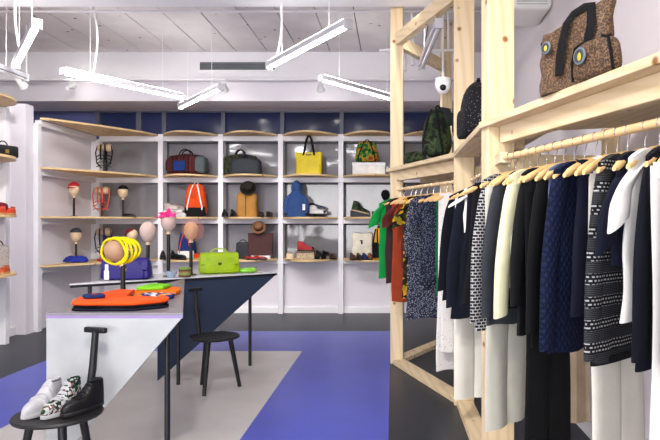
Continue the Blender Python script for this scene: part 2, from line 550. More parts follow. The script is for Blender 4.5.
batten('lit strip light whose lower end meets the right side of the air grille', (-1.24, 6.0, 2.95), (-.354, 4.72, 2.95), (.12,))
batten('shorter looking strip light hanging below the left end of the air grille', (-2.87, 8.1, 2.95), (-1.99, 6.94, 2.95))
batten('strip light running behind the nearest left timber post of the clothing rack', (-.78, 6.5, 2.95), (.1, 7.7, 2.95))
batten('unlit strip light seen edge on at the left border of the photo', (-3.98, 4.9, 2.93), (-3.92, 6.4, 2.93), lit=False)
batten('unlit strip light seen end on between the timber posts of the clothing rack', (.37, 4.8, 2.98), (.29, 6.1, 2.98), lit=False)
for i, (x, y) in enumerate(((-3.4, 2.2), (-1.6, 2.9), (.1, 1.6), (-2.6, .6), (-.8, -.4), (-3.2, -1.4), (.3, -1.2))):  # unseen battens added to raise the overall light
    batten('unseen strip light added for overall light at the front of the shop', (x - .4, y - .6, 2.95), (x + .4, y + .6, 2.95))

def spot(label, p, aim, rod=0):
    t = thing('spotlight', label, 'light', p, 0, 'white spotlights along the pipe')
    d = Vector(aim).normalized()
    M = d.to_track_quat('Z', 'Y').to_matrix().to_4x4()
    MB().tube([(0, .12, .12), (0, .06, .07), (0, 0, .02)], .012, 8).build('arm', LAMPW, t)
    if rod: MB().tube([(0, .12, .11), (0, .12, ZC - p[2])], .008, 8).build('drop_rod', LAMPW, t)
    MB().lathe([(.0, -.07), (.028, -.07), (.03, -.02), (.05, .04), (.055, .07), (.05, .072), (.045, .05)], 20, M=M).build('lamp_head', LAMPW, t)
    MB().lathe([(.0, .055), (.044, .055), (.044, .058), (.0, .058)], 20, M=M).build('lens', SPOTGLOW, t)
    return t
spot('white spotlight under the end of the upper left strip light', (-4.38, 7.05, 3.04), (.2, .9, -.6), 1)
spot('white spotlight behind the left end of the long strip light', (-4.36, 8.1, 3.23), (.1, .8, .5))
spot('white spotlight above the shorter strip light, under the grille', (-2.28, 8.1, 3.23), (-.1, .8, -.5))
spot('white spotlight at the left end of the strip light next the rack', (-.98, 8.1, 3.23), (.0, .8, -.5))
def unseen_spot(x, y, z, tx, ty, tz, w=1.0, size=95):
    t = spot('unseen white spotlight hung below the front ceiling, above the picture', (x, y, z), (tx - x, ty - y, tz - z), 1)
    t['group'] = 'spotlights on the front beam'
    ld = bpy.data.lights.new('spot_lamp', 'SPOT')
    ld.energy = SPOT_W * w; ld.spot_size = R(size); ld.spot_blend = .9; ld.shadow_soft_size = .09; ld.color = (1, .97, .95)
    lo = bpy.data.objects.new('spot_lamp', ld); COL.objects.link(lo); lo.parent = t
    d = Vector((tx - x, ty - y, tz - z)).normalized()
    lo.location = d * .075
    lo.rotation_euler = d.to_track_quat('-Z', 'Y').to_euler()
for i in range(5):
    unseen_spot(-3.9 + 1.05 * i, 5.2, 3.50, -3.7 + .95 * i, 9.2, .25, .46, 62)
unseen_spot(-2.6, 1.6, 3.45, -1.9, 5.0, .3, .5)  # from here on, spotlights added to brighten tables, rack and side walls
unseen_spot(-.7, 1.2, 3.45, -.6, 4.6, .0, 1.1)
unseen_spot(-1.2, .4, 3.45, .9, 2.6, 1.2, .8)
unseen_spot(-2.2, 4.2, 3.50, -4.7, 7.6, 1.0, 1.4)
tag(MB().tube([(XO, 8.24, 3.36), (XR, 8.24, 3.36)], .02, 10).build('ceiling_pipe', TRIM), 'white pipe running along the foot of the back ceiling beam', 'pipe')
tag(MB().tube([(XO, 6.45, 3.665), (XR, 6.45, 3.665)], .014, 8).build('ceiling_conduit', TRIM), 'thin white conduit across the ceiling boards near top of photo', 'pipe')
tag(MB().tube([(-.15, 6.5, 3.26), (.70, 6.5, 3.26)], .016, 8).tube([(0.02, 6.5, 3.26), (.02, 6.5, 3.75)], .012, 8).tube([(.6, 6.5, 3.26), (.6, 6.5, 3.75)], .012, 8).build('ceiling_pipe', TRIM), 'short white pipe rail hanging between the far rack posts', 'pipe')
tag(MB().tube([(.12, 6.75, 3.10), (.12, 6.75, 3.75)], .03, 10).tube([(.22, 6.75, 3.16), (.22, 6.75, 3.75)], .02, 10).build('ceiling_pipe', TRIM), 'white downpipes dropping from ceiling beside the far rack post', 'pipe')

v = thing('air_grille', 'long dark air grille set into the white beam', 'vent', (-2.15, 8.3, 3.555))
g = MB(); g.box(-.55, .55, -.02, .0, .055, .075).box(-.55, .55, -.02, .0, -.075, -.055).box(-.55, -.52, -.02, 0, -.055, .055).box(.52, .55, -.02, 0, -.055, .055)
g.build('frame', TRIM, v)
MB().box(-.53, .53, -.006, -.002, -.056, .056).build('duct_opening', plain('duct_grey', '#6e7276', .5), v)
for q in range(4):
    MB().bar((-.52, -.011, -.044 + q * .022), (.52, -.011, -.044 + q * .022), .004, .008).build('slat', plain('slat_grey', '#5b6064', .4, .6), v)

ac = thing('air_conditioner', 'white rounded air conditioner high on the right wall', 'air conditioner', (1.13, 5.1, 3.13))
MB().box(-.19, .165, -.25, .25, 0, .3).build('body', LAMPW, ac, bevel=.05, seg=4)
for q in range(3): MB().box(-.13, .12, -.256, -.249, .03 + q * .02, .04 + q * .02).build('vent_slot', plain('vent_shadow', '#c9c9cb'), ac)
sc_ = thing('security_camera', 'small white dome security camera beside the far timber post', 'camera', at(443, 87, 6.72))
MB().lathe([(.0, .095), (.085, .095), (.088, .06), (.088, .02), (.078, -.025), (.05, -.065), (.0, -.08)], 24).build('housing', LAMPW, sc_)
MB().sell((-.005, -.062, -.015), .038, .032, .038).build('lens', plain('lens_black', '#141416', .1), sc_)
MB().tube([(0, 0, .07), (0, .0, ZC - sc_.location.z)], .014, 8).build('drop_rod', LAMPW, sc_)

# ------------------------------------------------------------------ timber clothing rack
PC, PB, PA, PE, PD = (.04, 5.96), (.545, 4.61), (.555, 3.18), (1.0, 1.62), (.62, 7.01)
rk = thing('clothing_rack', 'zigzag clothing rack of pale pine timber posts, shelves and rails', 'clothing rack', (.6, 4.0, 0))
def rb(mb, name, m, **k): return mb.build(name, m, rk, (-.6, -4.0, 0), **k)
def post(p, ang, w=.125, d=.075, z1=3.74):
    M = Matrix.Translation((p[0], p[1], 0)) @ Matrix.Rotation(ang, 4, 'Z')
    return rb(MB().box(-w / 2, w / 2, -d / 2, d / 2, 0, z1, 0, M), 'post', PINE_V, bevel=.004)
post(PC, R(-8)); post(PB, R(-4), .155, .08); post(PA, R(14), .150, .09); post(PE, R(10), .14); post(PD, R(20), .12)
for p in ((1.2, 4.75), (1.2, 3.3)): post(p, 0, .09, .06, 1.93)
def beam(a, b, z, w, h, name, m=PINE_Y):
    return rb(MB().bar((a[0], a[1], z), (b[0], b[1], z), w, h), name, m, bevel=.004)
for a, b in ((PC, PB), (PB, PA), (PA, PE), (PC, PD)):
    A_ = Vector(a); B_ = Vector(b); d = (B_ - A_).normalized() * .055
    A2 = A_ + d; B2 = B_ - d
    beam(A2, B2, .0235, .125, .045, 'base_beam')
    beam(A2, B2, 3.2 if a != PA else 3.3, .07, .12, 'top_beam')
# shelves at 1.93
def shelf(poly):
    rb(MB().prism(poly, 1.895, 1.93), 'shelf', PINE_Y, bevel=.003)
shelf([(-.07, 5.99), (.47, 4.56), (.90, 4.72), (.62, 5.75), (.30, 6.30)])
shelf([(.46, 4.57), (.465, 3.20), (.86, 3.26), (.86, 4.66)])
shelf([(.455, 3.19), (.93, 1.50), (1.26, 1.50), (1.26, 3.12), (.93, 3.24)])
beam((.055, 5.85), (.54, 4.70), 1.845, .05, .095, 'shelf_beam')
beam((.69, 4.56), (.69, 3.26), 1.845, .05, .095, 'shelf_beam')
beam((.575, 3.10), (1.02, 1.56), 1.85, .05, .09, 'shelf_beam')
beam((.30, 6.18), (.62, 5.62), 1.845, .05, .095, 'shelf_beam')
beam((.10, 5.98), (.62, 5.6), 1.86, .05, .065, 'shelf_beam')
beam((.62, 4.62), (1.2, 4.74), 1.78, .06, .09, 'cross_beam')
beam((.62, 3.20), (1.2, 3.30), 1.70, .06, .12, 'cross_beam')
RZ = 1.72
RAILS = [((.05, 5.93), (.53, 4.67)), ((.60, 4.58), (.60, 3.26)), ((.555, 2.98), (.98, 1.52))]
for a, b in RAILS:
    rb(MB().tube([(a[0], a[1], RZ), (b[0], b[1], RZ)], .016, 14), 'hanging_rail', RAILW)
rb(MB().bar((.555, 3.15, RZ), (.555, 2.97, RZ), .05, .05), 'rail_bracket', PINE_Y)

# ================================================================== tables and stools
TZ = .90
def table(label, poly, z, legs, panel, mtop, medge, mpan, edge_h):
    cx = sum(p[0] for p in poly) / 3; cy = sum(p[1] for p in poly) / 3
    t = thing('display_table', label, 'table', (cx, cy, 0), 0)
    L = lambda p: (p[0] - cx, p[1] - cy)
    MB().prism([L(p) for p in poly], z - .012, z).build('tabletop', mtop, t, bevel=.001, smooth=False)
    sc = .997
    MB().prism([(L(p)[0] * sc, L(p)[1] * sc) for p in poly], z - edge_h, z - .012).build('edge_band', medge, t, smooth=False)
    for p in legs:
        a, b = L(p)
        MB().tube([(a, b, 0), (a, b, z - edge_h)], .016, 12).build('leg', BLACKM, t)
    (x0, y0), (x1, y1), (xf, yf) = panel       # top corner, far top corner, foot
    d = Vector((x1 - x0, y1 - y0)).normalized(); nrm = Vector((-d.y, d.x)) * .009
    pts = [((x0, y0), z - edge_h), ((x1, y1), z - edge_h), ((xf, yf), .0)]
    vs = []
    for s in (1, -1):
        for (p, h) in pts:
            vs.append((p[0] - cx + nrm.x * s, p[1] - cy + nrm.y * s, h))
    MB().add(vs, [(0, 1, 2), (5, 4, 3), (0, 3, 4, 1), (1, 4, 5, 2), (2, 5, 3, 0)]).build('side_panel', mpan, t, smooth=False)
    return t
PURPLE = plain('lilac_edge', '#8b7aa8', .5)
GREYTOP = plain('grey_laminate_top', '#7f7c80', .25, 0, .5, .06, 4)
NAVYP = plain('navy_panel', '#283449', .5, 0, .4, .06, 3)
WHITETOP = plain('pale_table_top', '#d3d2d6', .25, 0, .5, .04, 4)
table('triangular grey-topped table with a pale side panel and lilac front edge',
      [(-1.912, 3.30), (-1.155, 3.30), (-1.84, 5.30)], TZ, [(-1.275, 3.39), (-1.91 + .06, 5.17)],
      [(-1.908, 3.312), (-1.165, 3.312), (-1.908, 3.312)], GREYTOP, PURPLE, LAMIN, .03)
e0 = Vector((-2.61, 4.84)); e1 = Vector((-1.155, 5.985)); ed = (e1 - e0).normalized(); en = Vector((-ed.y, ed.x))
q0 = e0 + ed * .70 + en * .03; q1 = e1 - ed * .02 + en * .012
table('triangular white-topped table with black edge and navy side panel',
      [tuple(e0), tuple(e1), (-2.08, 6.42)], TZ, [tuple(e0 + ed * .16 + en * .05), tuple(e1 - ed * .27 + en * .045)],
      [tuple(q0), tuple(q1), tuple(q0)], WHITETOP, BLACKM, NAVYP, .032)

def stool(label, x, y, rot):
    t = thing('stool', label, 'stool', (x, y, 0), rot, 'black three-legged stools with a T-shaped back')
    MB().lathe([(0, .422), (.10, .42), (.18, .424), (.203, .432), (.207, .441), (.201, .449), (.17, .449), (.09, .444), (0, .443)], 40).build('seat', BLACK, t)
    for a in (80, 205, 325):
        c, s_ = math.cos(R(a)), math.sin(R(a))
        MB().tube([(c * .205, s_ * .205, 0), (c * .125, s_ * .125, .425)], [.016, .021], 12).build('leg', BLACK, t)
    MB().tube([(0, .185, .42), (0, .220, .62), (0, .24, .81)], [.020, .020, .018], 12).build('back_post', BLACK, t)
    MB().bar((-.07, .24, .82), (.07, .24, .82), .03, .03).build('backrest_bar', BLACK, t, bevel=.008, seg=3)
    return t
stool('black stool with shoes on its seat, in front of the grey table', -1.672, 2.995, R(-18))
stool('empty black stool with T-shaped back before the navy panel', -1.495, 5.03, R(58))

# ================================================================== shoes
def shoe(name, label, loc, rot, L=.28, W=.095, hi=.075, up=None, sole=None, group=None, straps=None, laces=None, collar=None, heel=0, simple=False, lace_m=None, toe=None):
    t = thing(name, label, 'shoe', loc, rot, group)
    def hw(u): return W / 2 * max(0.0, math.sin(PI * min(max(u, .012), .985))) ** .42 * (.86 + .18 * math.sin(PI * min(1, u * 1.1) - .6))
    n = 18
    us = [.01 + .98 * (1 - math.cos(PI * i / n)) / 2 for i in range(n + 1)]
    sb = MB(); rings = []
    pts = [((u - .5) * L, hw(u)) for u in us]
    poly = pts + [(x, -y) for x, y in pts[::-1]]
    sh = .022
    def ring(k, z): return [(x * k, y * k, z) for x, y in poly]
    sb.loft([ring(.97, 0), ring(1, .004), ring(1, sh - .003), ring(.97, sh)])
    if heel: sb.box(-L / 2 + .008, -L / 2 + L * .28, -W * .36, W * .36, -heel, .004)
    def hh(u):
        b0 = min(hi, .060)
        if u < .34: h = hi * (1 - .06 * u / .34)
        elif u < .60:
            s = (u - .34) / .26; s = s ** .8; s = s * s * (3 - 2 * s); h = hi * .94 + (b0 - hi * .94) * s
        else:
            s = (u - .60) / .40; h = b0 - .016 * s - .026 * s ** 5
        return h
    def upr(u, a, off=0):
        h = hh(u) + off; w = hw(u) * .93 + off
        if hi > .09 and u < .5:                      # ankle narrows
            pass
        ca, sa = math.cos(a), math.sin(a)
        z = sh - .004 + h * sa ** .7
        k = 1
        if hi > .085: k = 1 - .28 * min(1, max(0, (z - .06) / .08)) * (1 if u < .6 else 0)
        return ((u - .5) * L * (1 - (0.06 if u < .3 else 0) * 0), w * k * math.copysign(abs(ca) ** .55, ca), z)
    ub_ = MB(); m = 14
    ub_.loft([[upr(u, PI * k / m) for k in range(m + 1)] for u in us[1:-1]])
    o = ub_.build('upper', up, t, (0, 0, heel))
    sb.build('sole', sole, t, (0, 0, heel))
    if not simple:
        cm = collar or BLACK
        zt = hi + sh - .006
        k = .7 if hi > .085 else .8
        cr = [((.20 - .5) * L + .16 * L * .82 * math.cos(2 * PI * q / 16), hw(.2) * k * .72 * math.sin(2 * PI * q / 16), zt + .004) for q in range(16)]
        MB().tube(cr, .006, 6, closed=True).build('collar', up, t, (0, 0, heel))
        MB().loft([[Vector(p) * 1 for p in cr], [(p[0], p[1], zt - .001) for p in cr]]).build('opening', cm, t, (0, 0, heel))
    def band(u0, u1, a0, a1, off):
        b = MB(); k = 12
        vs = []
        g0 = [[upr(u, R(a0 + (a1 - a0) * i / k), off) for i in range(k + 1)] for u in (u0, (u0 + u1) / 2, u1)]
        g1 = [[upr(u, R(a0 + (a1 - a0) * i / k), -.004) for i in range(k + 1)] for u in (u1, u0)]
        return b.loft(g0 + g1, 0, False, True)
    for (u0, u1) in straps or []:
        band(u0, u1, 8, 172, .0095).build('strap', up, t, (0, 0, heel))
    for q in range(laces or 0):
        u = .36 + .3 * q / max(1, laces - 1)
        band(u, u + .022, 58, 122, .005).build('lace', lace_m or up, t, (0, 0, heel))
    if toe: band(.86, .965, 5, 175, .003).build('toe_cap', toe, t, (0, 0, heel))
    return t
WHITEL = leather('white_leather', '#a9a8ab')
WHITES = plain('white_rubber', '#a8a7a7', .5)
BLACKL = leather('black_leather', '#0d0d0f')
BROWNL = leather('brown_leather', '#4b3024')
DARKL = leather('dark_brown_leather', '#2c201d')
GUM = plain('gum_rubber', '#b98d5a', .5)
BLACKR = plain('black_rubber', '#121214', .5)
SZ = .449
shoe('high_top_sneaker', 'white high-top sneaker with three straps on the black stool', (-1.752, 3.00, SZ), R(-101), .255, .090, .128, WHITEL, WHITES, 'high-top shoes shown on the near stool', straps=[(.34, .41), (.45, .52), (.56, .64)], collar=WHITEL)
shoe('high_top_sneaker', 'floral white and green high-top sneaker, middle shoe on the stool', (-1.655, 3.0, SZ), R(-103), .255, .088, .130, FLOWSHOE, WHITES, 'high-top shoes shown on the near stool', laces=6, lace_m=WHITEL, collar=BLACKL)
shoe('high_top_sneaker', 'all black high-top sneaker on the stool nearest its back post', (-1.560, 3.02, SZ), R(-112), .248, .090, .122, BLACKL, BLACKR, 'high-top shoes shown on the near stool', laces=6)

# ================================================================== hangers and garments
def make_hanger():
    t = bpy.data.objects.new('hanger', None)
    COL.objects.link(t)
    rings = []
    n = 16
    for i in range(n + 1):
        x = -.205 + .41 * i / n
        a = abs(x) / .205
        z = -.092 - .062 * a ** 1.5
        hh = .021 - .006 * a; th = .0075 + .004 * a
        if i in (0, n): hh *= .55; th *= .6
        rings.append([(x, th * math.cos(2 * PI * k / 10), z + hh * math.sin(2 * PI * k / 10)) for k in range(10)])
    MB().loft(rings).build('arm', HANGW, t)
    pts = [(.0195 * math.cos(R(a)), 0, .0195 * math.sin(R(a)) - .001) for a in range(-35, 181, 18)]
    pts = [(p[0], 0, p[2]) for p in pts] + [(-.016, 0, -.022), (-.004, 0, -.038), (0, 0, -.05), (0, 0, -.078)]
    MB().tube(pts, .0021, 6).build('hook', WIRE, t)
    return t
HANG = make_hanger()
HUSED = [False]
def hanger(p, ang, label, group):
    if not HUSED[0]:
        HUSED[0] = True
        HANG.location = p; HANG.rotation_euler = (0, 0, ang)
        return tag(HANG, label, 'hanger', group)
    r = dup(HANG, p, ang, label, group); r['category'] = 'hanger'
    return r

def garment(name, label, cat, p, ang, mat, hw=.20, L=.75, sleeve=None, flare=.0, d=.019, group=None, smat=None, collar=None, wave=.007, tilt=0, sl=None, hem=None, closed=False):
    rnd = random.Random(hash(label) % 1000 if False else sum(map(ord, label)))
    ph = [rnd.uniform(0, 6.28) for _ in range(6)]
    nr, n = 16, 26
    rings = []
    lift = 0.022 if rnd.random() < .78 else 0.0
    def zs(x): return lift - .064 * (abs(x) / .2) ** 1.5 - (.045 if lift else .03) * math.exp(-(x / .058) ** 2)
    for i in range(nr + 1):
        t = i / nr
        w = hw * (1.0 - .05 * math.sin(PI * min(1, t * 1.6))) + flare * t
        dd = d * (.72 + .28 * min(1, t * 5))
        ring = []
        for k in range(n):
            a = 2 * PI * k / n
            c, s = math.cos(a), math.sin(a)
            x = w * math.copysign(abs(c) ** .75, c)
            y = dd * math.copysign(abs(s) ** .8, s)
            fold = wave * t ** .7 * (math.sin(x * 32 + ph[0]) * .6 + math.sin(x * 57 + ph[1] + t * 2) * .4)
            fold += wave * .5 * math.sin(t * 11 + x * 14 + ph[2]) * min(1, t * 3)
            z = -.088 - t * (L - .088) + zs(x) * max(0, 1 - t * 3.2)
            if i == nr: z += .006 * math.sin(x * 25 + ph[3])
            ring.append((x + tilt * t + .006 * t * math.sin(t * 9 + ph[4]), y + fold, z))
        rings.append(ring)
    b = MB(); b.loft(rings, 0, False)
    o = 0
    for base in (0, nr * n):
        for k in range(n // 2):
            f = (base + k, base + k + 1, base + (n - k - 1) % n, base + (n - k) % n)
            f = tuple(dict.fromkeys(f))
            if len(f) > 2: b.f.append(f); b.mi.append(0)
    t_ = b.build(name, mat, None, p, ang)
    tag(t_, label, cat, group)
    if sleeve:
        SL = sl or {'short': .20, 'long': .58, 'cap': .12}[sleeve]
        for s in (1, -1):
            m = 10; rr = []
            for i in range(m + 1):
                t = i / m
                x = hw - .05 + (.055 if sleeve == 'long' else .075) * math.sin(min(1, t * 1.5) * PI / 2)
                z = -.155 - SL * t
                if sleeve != 'long': x += .02 * t
                rx = (.058 - .018 * t) if sleeve == 'long' else .062 - .004 * t
                if i == 0: rx = .05
                ry = d * (1.0 - .15 * t)
                off = .006 * math.sin(t * 7 + ph[5] + s)
                rr.append([(tilt * min(1, (-z - .1) / L) + s * (x + off) + rx * math.cos(2 * PI * k / 14), off * .6 + ry * math.sin(2 * PI * k / 14), z + .03 * math.cos(2 * PI * k / 14) * s * (-1 if sleeve != 'long' else -.3)) for k in range(14)])
            MB().loft(rr).build('sleeve', smat or mat, t_)
    if collar:
        c = [( .058 * math.cos(2 * PI * k / 16), (d * .8) * math.sin(2 * PI * k / 16), -.112 + .022 * abs(math.cos(2 * PI * k / 16))) for k in range(16)]
        MB().tube(c, .010, 8, closed=True).build('collar', collar, t_)
    if hem:
        rr = []
        for z in (-L - .012, -L + .01):
            rr.append([((hw + flare + .002) * math.copysign(abs(math.cos(2 * PI * k / n)) ** .75, math.cos(2 * PI * k / n)) + tilt, (d + .004) * math.sin(2 * PI * k / n), z) for k in range(n)])
        MB().loft(rr).build('hem', hem, t_)
    return t_
def trousers(name, label, p, ang, mat, hw=.17, L=1.15, d=.02, group=None, cat='trousers', off=0):
    rnd = random.Random(sum(map(ord, label)))
    ph = [rnd.uniform(0, 6.28) for _ in range(6)]
    b = MB()
    for s in (1, -1):
        rings = []
        for i in range(15):
            t = i / 14
            half = (hw / 2 * 1.16) * (1 - .08 * t)
            cx = off + s * (hw / 2 + .004 * t)
            ring = []
            for k in range(16):
                a = 2 * PI * k / 16
                x = cx + half * math.cos(a)
                y = d * .8 * math.sin(a) + .006 * t * math.sin(x * 40 + ph[0]) + .005 * math.sin(t * 8 + ph[1] + s)
                ring.append((x + .01 * t * math.sin(ph[2]), y, -.165 - t * (L - .165)))
            rings.append(ring)
        b.loft(rings)
    t_ = b.build(name, mat, None, p, ang)
    tag(t_, label, cat, group)
    MB().loft([[(off + hw * 1.05 * math.cos(2 * PI * k / 20), d * 1.05 * math.sin(2 * PI * k / 20), z) for k in range(20)] for z in (-.20, -.155)]).build('waistband', mat, t_)
    return t_

NAVY = cloth('navy_knit', '#0f1324'); NAVY2 = cloth('midnight_wool', '#0b0d18'); INK = cloth('ink_navy', '#111623')
BLK = cloth('black_wool', '#0c0c0e'); BLK2 = cloth('black_cotton', '#111113'); CHAR = cloth('charcoal_knit', '#303339', 320, .4)
WHT = cloth('white_cotton', '#e4e1dc', 200, .15, .04); OFFW = cloth('off_white_twill', '#d9d6ca', 200, .2, .05); PALE = cloth('pale_sage_twill', '#c6c4b6', 200, .2, .05)
CREAM = cloth('cream_silk', '#d6d3ae', 90, .2, .08, .55); GREEN = cloth('bright_green', '#0f8a3a'); PLUM = cloth('plum_brown', '#3b262c')
RUST = cloth('rust_cloth', '#90391f'); RUSTD = cloth('maroon_print', '#5a2422', 60, .3, .4); BLUETRIM = cloth('airforce_blue', '#5d6c8c'); GREYC = cloth('mid_grey', '#8a8a8e')
SAND = cloth('sand_coat', '#d8c3a4')
RT = 'garments on the rack'
HL = ('pale wooden hanger on the rail nearest the camera', 'hangers on the nearest rail')
HL2 = ('pale wooden hanger on the middle rail between the two tall posts', 'hangers on the middle rail')
HL3 = ('pale wooden hanger on the far rail beside the green tee', 'hangers on the far rail')
def jit(k): return R(math.sin(k * 12.9898) * 3.0)

# --- far rail
A3 = R(202)
def far(t):
    a, b = RAILS[0]
    return (a[0] + (b[0] - a[0]) * t, a[1] + (b[1] - a[1]) * t, RZ)
G3 = 'garments on the far rail'
def F(t, kind, label, cat, mat, **k):
    p = far(t); an = A3 + jit(t * 17)
    hanger(p, an, *HL3)
    return garment(kind, label, cat, p, an, mat, group=G3, **k)
F(.04, 'tshirt', 'bright green short-sleeved tee at the far end of the rack', 'shirt', GREEN, hw=.225, L=.86, sleeve='short')
F(.12, 'dress', 'dark plum brown garment hanging just behind the rust dress', 'dress', PLUM, hw=.20, L=.90)
F(.25, 'dress', 'rust orange dress with maroon printed short sleeves', 'dress', RUST, hw=.19, L=1.06, sleeve='short', smat=RUSTD, d=.022)
F(.33, 'dress', 'darker rust garment mostly hidden behind the black and gold floral', 'dress', RUSTD, hw=.14, L=.74)
F(.42, 'dress', 'black and gold floral dress on the far rail', 'dress', FLORAL, hw=.175, L=1.0, sleeve='short')
F(.52, 'blouse', 'olive and gold floral blouse beside the grey patterned dress', 'blouse', FLORAL, hw=.15, L=.8)
F(.62, 'dress', 'long navy and grey patterned dress with flared hem on far rail', 'dress', PRINTG, hw=.215, L=1.14, flare=.04, sleeve='long', sl=.45, d=.022)
F(.72, 'dress', 'dark ink printed dress half hidden by the white dresses', 'dress', PRINTD, hw=.19, L=.80, sleeve='short')
F(.81, 'top', 'deep green top showing only a sliver beside the white dress', 'top', cloth('deep_green', '#14603a'), hw=.10, L=.92)
F(.885, 'dress', 'long pale grey dress reaching below the rack beam', 'dress', PRINTW, hw=.125, L=1.50, flare=.02)
F(.96, 'dress', 'long white speckled dress beside the black sweater', 'dress', PRINTW, hw=.15, L=1.33)

# --- middle rail
A2 = R(203)
def M2(y, kind, label, cat, mat, tr=False, **k):
    if not tr: k.setdefault('tilt', .06)
    p = (.60, y, RZ); an = A2 + jit(y * 7)
    hanger(p, an, *HL2)
    if tr: return trousers(kind, label, p, an, mat, group='garments on the middle rail', **k)
    return garment(kind, label, cat, p, an, mat, group='garments on the middle rail', **k)
M2(4.46, 'sweater', 'black long-sleeved sweater at left end of the middle rail', 'sweater', NAVY2, hw=.205, L=.89, sleeve='long', sl=.66)
M2(4.32, 'trousers', 'grey trousers hanging behind the white ones on the middle rail', 'trousers', GREYC, tr=True, hw=.10, L=1.38, off=.04)
M2(4.20, 'cardigan', 'black cardigan between the black sweater and the navy sweater', 'cardigan', BLK, hw=.19, L=.80)
M2(4.06, 'trousers', 'off-white wide trousers below the navy sweater', 'trousers', OFFW, tr=True, hw=.14, L=1.50, off=.05)
M2(3.90, 'sweater', 'navy sweater next to the honeycomb patterned knit', 'sweater', INK, hw=.20, L=.93, sleeve='long', sl=.70)
M2(3.70, 'blouse', 'fluffy white blouse whose shoulder shows above the navy sweater', 'blouse', WHT, hw=.185, L=.38, sleeve='cap', sl=.05, tilt=.0, d=.026)
M2(3.60, 'cardigan', 'dark ink cardigan behind the honeycomb patterned knit', 'cardigan', NAVY2, hw=.18, L=.80)
M2(3.44, 'shirt', 'plain black shirt at the near end of the middle rail', 'shirt', BLK2, hw=.16, L=.78)

# --- near rail
A1 = R(221)
def N1(y, kind, label, cat, mat, tr=False, **k):
    if not tr: k.setdefault('tilt', .045)
    (x0, y0), (x1, y1) = RAILS[2]
    t = (y0 - y) / (y0 - y1)
    p = (x0 + (x1 - x0) * t, y, RZ); an = A1 + jit(y * 11)
    hanger(p, an, *HL)
    if tr: return trousers(kind, label, p, an, mat, group='garments on the nearest rail', **k)
    if mat is None: return None
    return garment(kind, label, cat, p, an, mat, group='garments on the nearest rail', **k)
N1(2.93, 'sweater', 'black and white honeycomb knit sweater beside the tall post', 'sweater', HONEY, hw=.195, L=.83, sleeve='long', sl=.62)
N1(2.87, 'trousers', 'pale sage trousers hanging below the charcoal knit', 'trousers', PALE, tr=True, hw=.155, L=1.27, off=.065)
N1(2.80, 'sweater', 'charcoal grey ribbed sweater left of the cream jacket', 'sweater', CHAR, hw=.20, L=.78, sleeve='long')
N1(2.735, 'tank_top', 'dark charcoal top hidden behind the cream jacket', 'top', BLK2, hw=.16, L=.7)
N1(2.67, 'jacket', 'cream silky jacket with long creased sleeves', 'jacket', CREAM, hw=.195, L=.60, sleeve='long', sl=.56, d=.022)
N1(2.60, 'cardigan', 'black cardigan directly right of the cream jacket', 'cardigan', BLK2, hw=.185, L=.78, sleeve='long', sl=.5)
N1(2.535, 'trousers', 'long black trousers reaching almost to the floor', 'trousers', BLK, tr=True, hw=.135, L=1.52, off=.045)
N1(2.47, 'coat', 'black wool coat left of the blue-edged jacket', 'coat', BLK, hw=.19, L=.80, sleeve='long')
N1(2.395, 'jacket', 'navy jacket with a pale blue edge showing beside the quilted coat', 'jacket', BLUETRIM, hw=.18, d=.013, L=.80, sleeve=None)
N1(2.33, 'coat', 'navy diamond-quilted coat in the middle of the nearest rail', 'coat', QUILT, hw=.205, L=.80, sleeve='long', sl=.62, d=.024, collar=NAVY)
N1(2.265, 'top', 'plain navy top tucked behind the quilted coat', 'top', NAVY, hw=.12, L=.66)
N1(2.20, 'shirt', 'white shirt whose collar shows above the navy quilting', 'shirt', WHT, hw=.09, L=.42, collar=WHT, tilt=-.02)
N1(2.085, 'sweater', 'black and white fair-isle banded sweater on the nearest rail', 'sweater', FAIR, hw=.20, L=.77, sleeve='long', sl=.6, d=.022, hem=BLK2)
N1(2.14, 'trousers', 'white trousers hanging below the fair-isle sweater', 'trousers', OFFW, tr=True, hw=.16, L=1.5)
N1(2.0, 'cardigan', 'navy short-sleeved cardigan over the fair-isle bands', 'cardigan', NAVY, hw=.18, L=.46, sleeve='short', sl=.24)
N1(1.935, 'tshirt', 'white tee with a short sleeve between two navy garments', 'shirt', WHT, hw=.20, L=.62, sleeve='short', sl=.17)
N1(1.865, 'coat', 'dark navy coat just right of the white tee', 'coat', NAVY2, hw=.205, L=.74, sleeve='long', sl=.55)
N1(1.80, 'trousers', 'cream white wide trousers at the right edge of the photo', 'trousers', WHT, tr=True, hw=.17, L=1.3, off=.06)
N1(1.735, 'coat', 'dark navy coat nearest the camera at the right edge', 'coat', NAVY2, hw=.20, L=.72, sleeve='long', sl=.55)
sc2 = thing('coat', 'sand coloured coat behind the black trousers near the right wall', 'coat', (1.10, 3.72, 1.55))
MB().loft([[( w * math.cos(2 * PI * k / 18), .05 * math.sin(2 * PI * k / 18) + .012 * math.sin(k * 2.1), z) for k in range(18)] for w, z in ((.03, 0), (.09, -.05), (.10, -.4), (.11, -.9), (.12, -1.38))]).build('body', SAND, sc2)
MB().tube([(0, 0, -.03), (0, .0, .06), (.05, .0, .1), (.20, 0, .1)], .006, 8).build('wall_hook', STEEL, sc2)

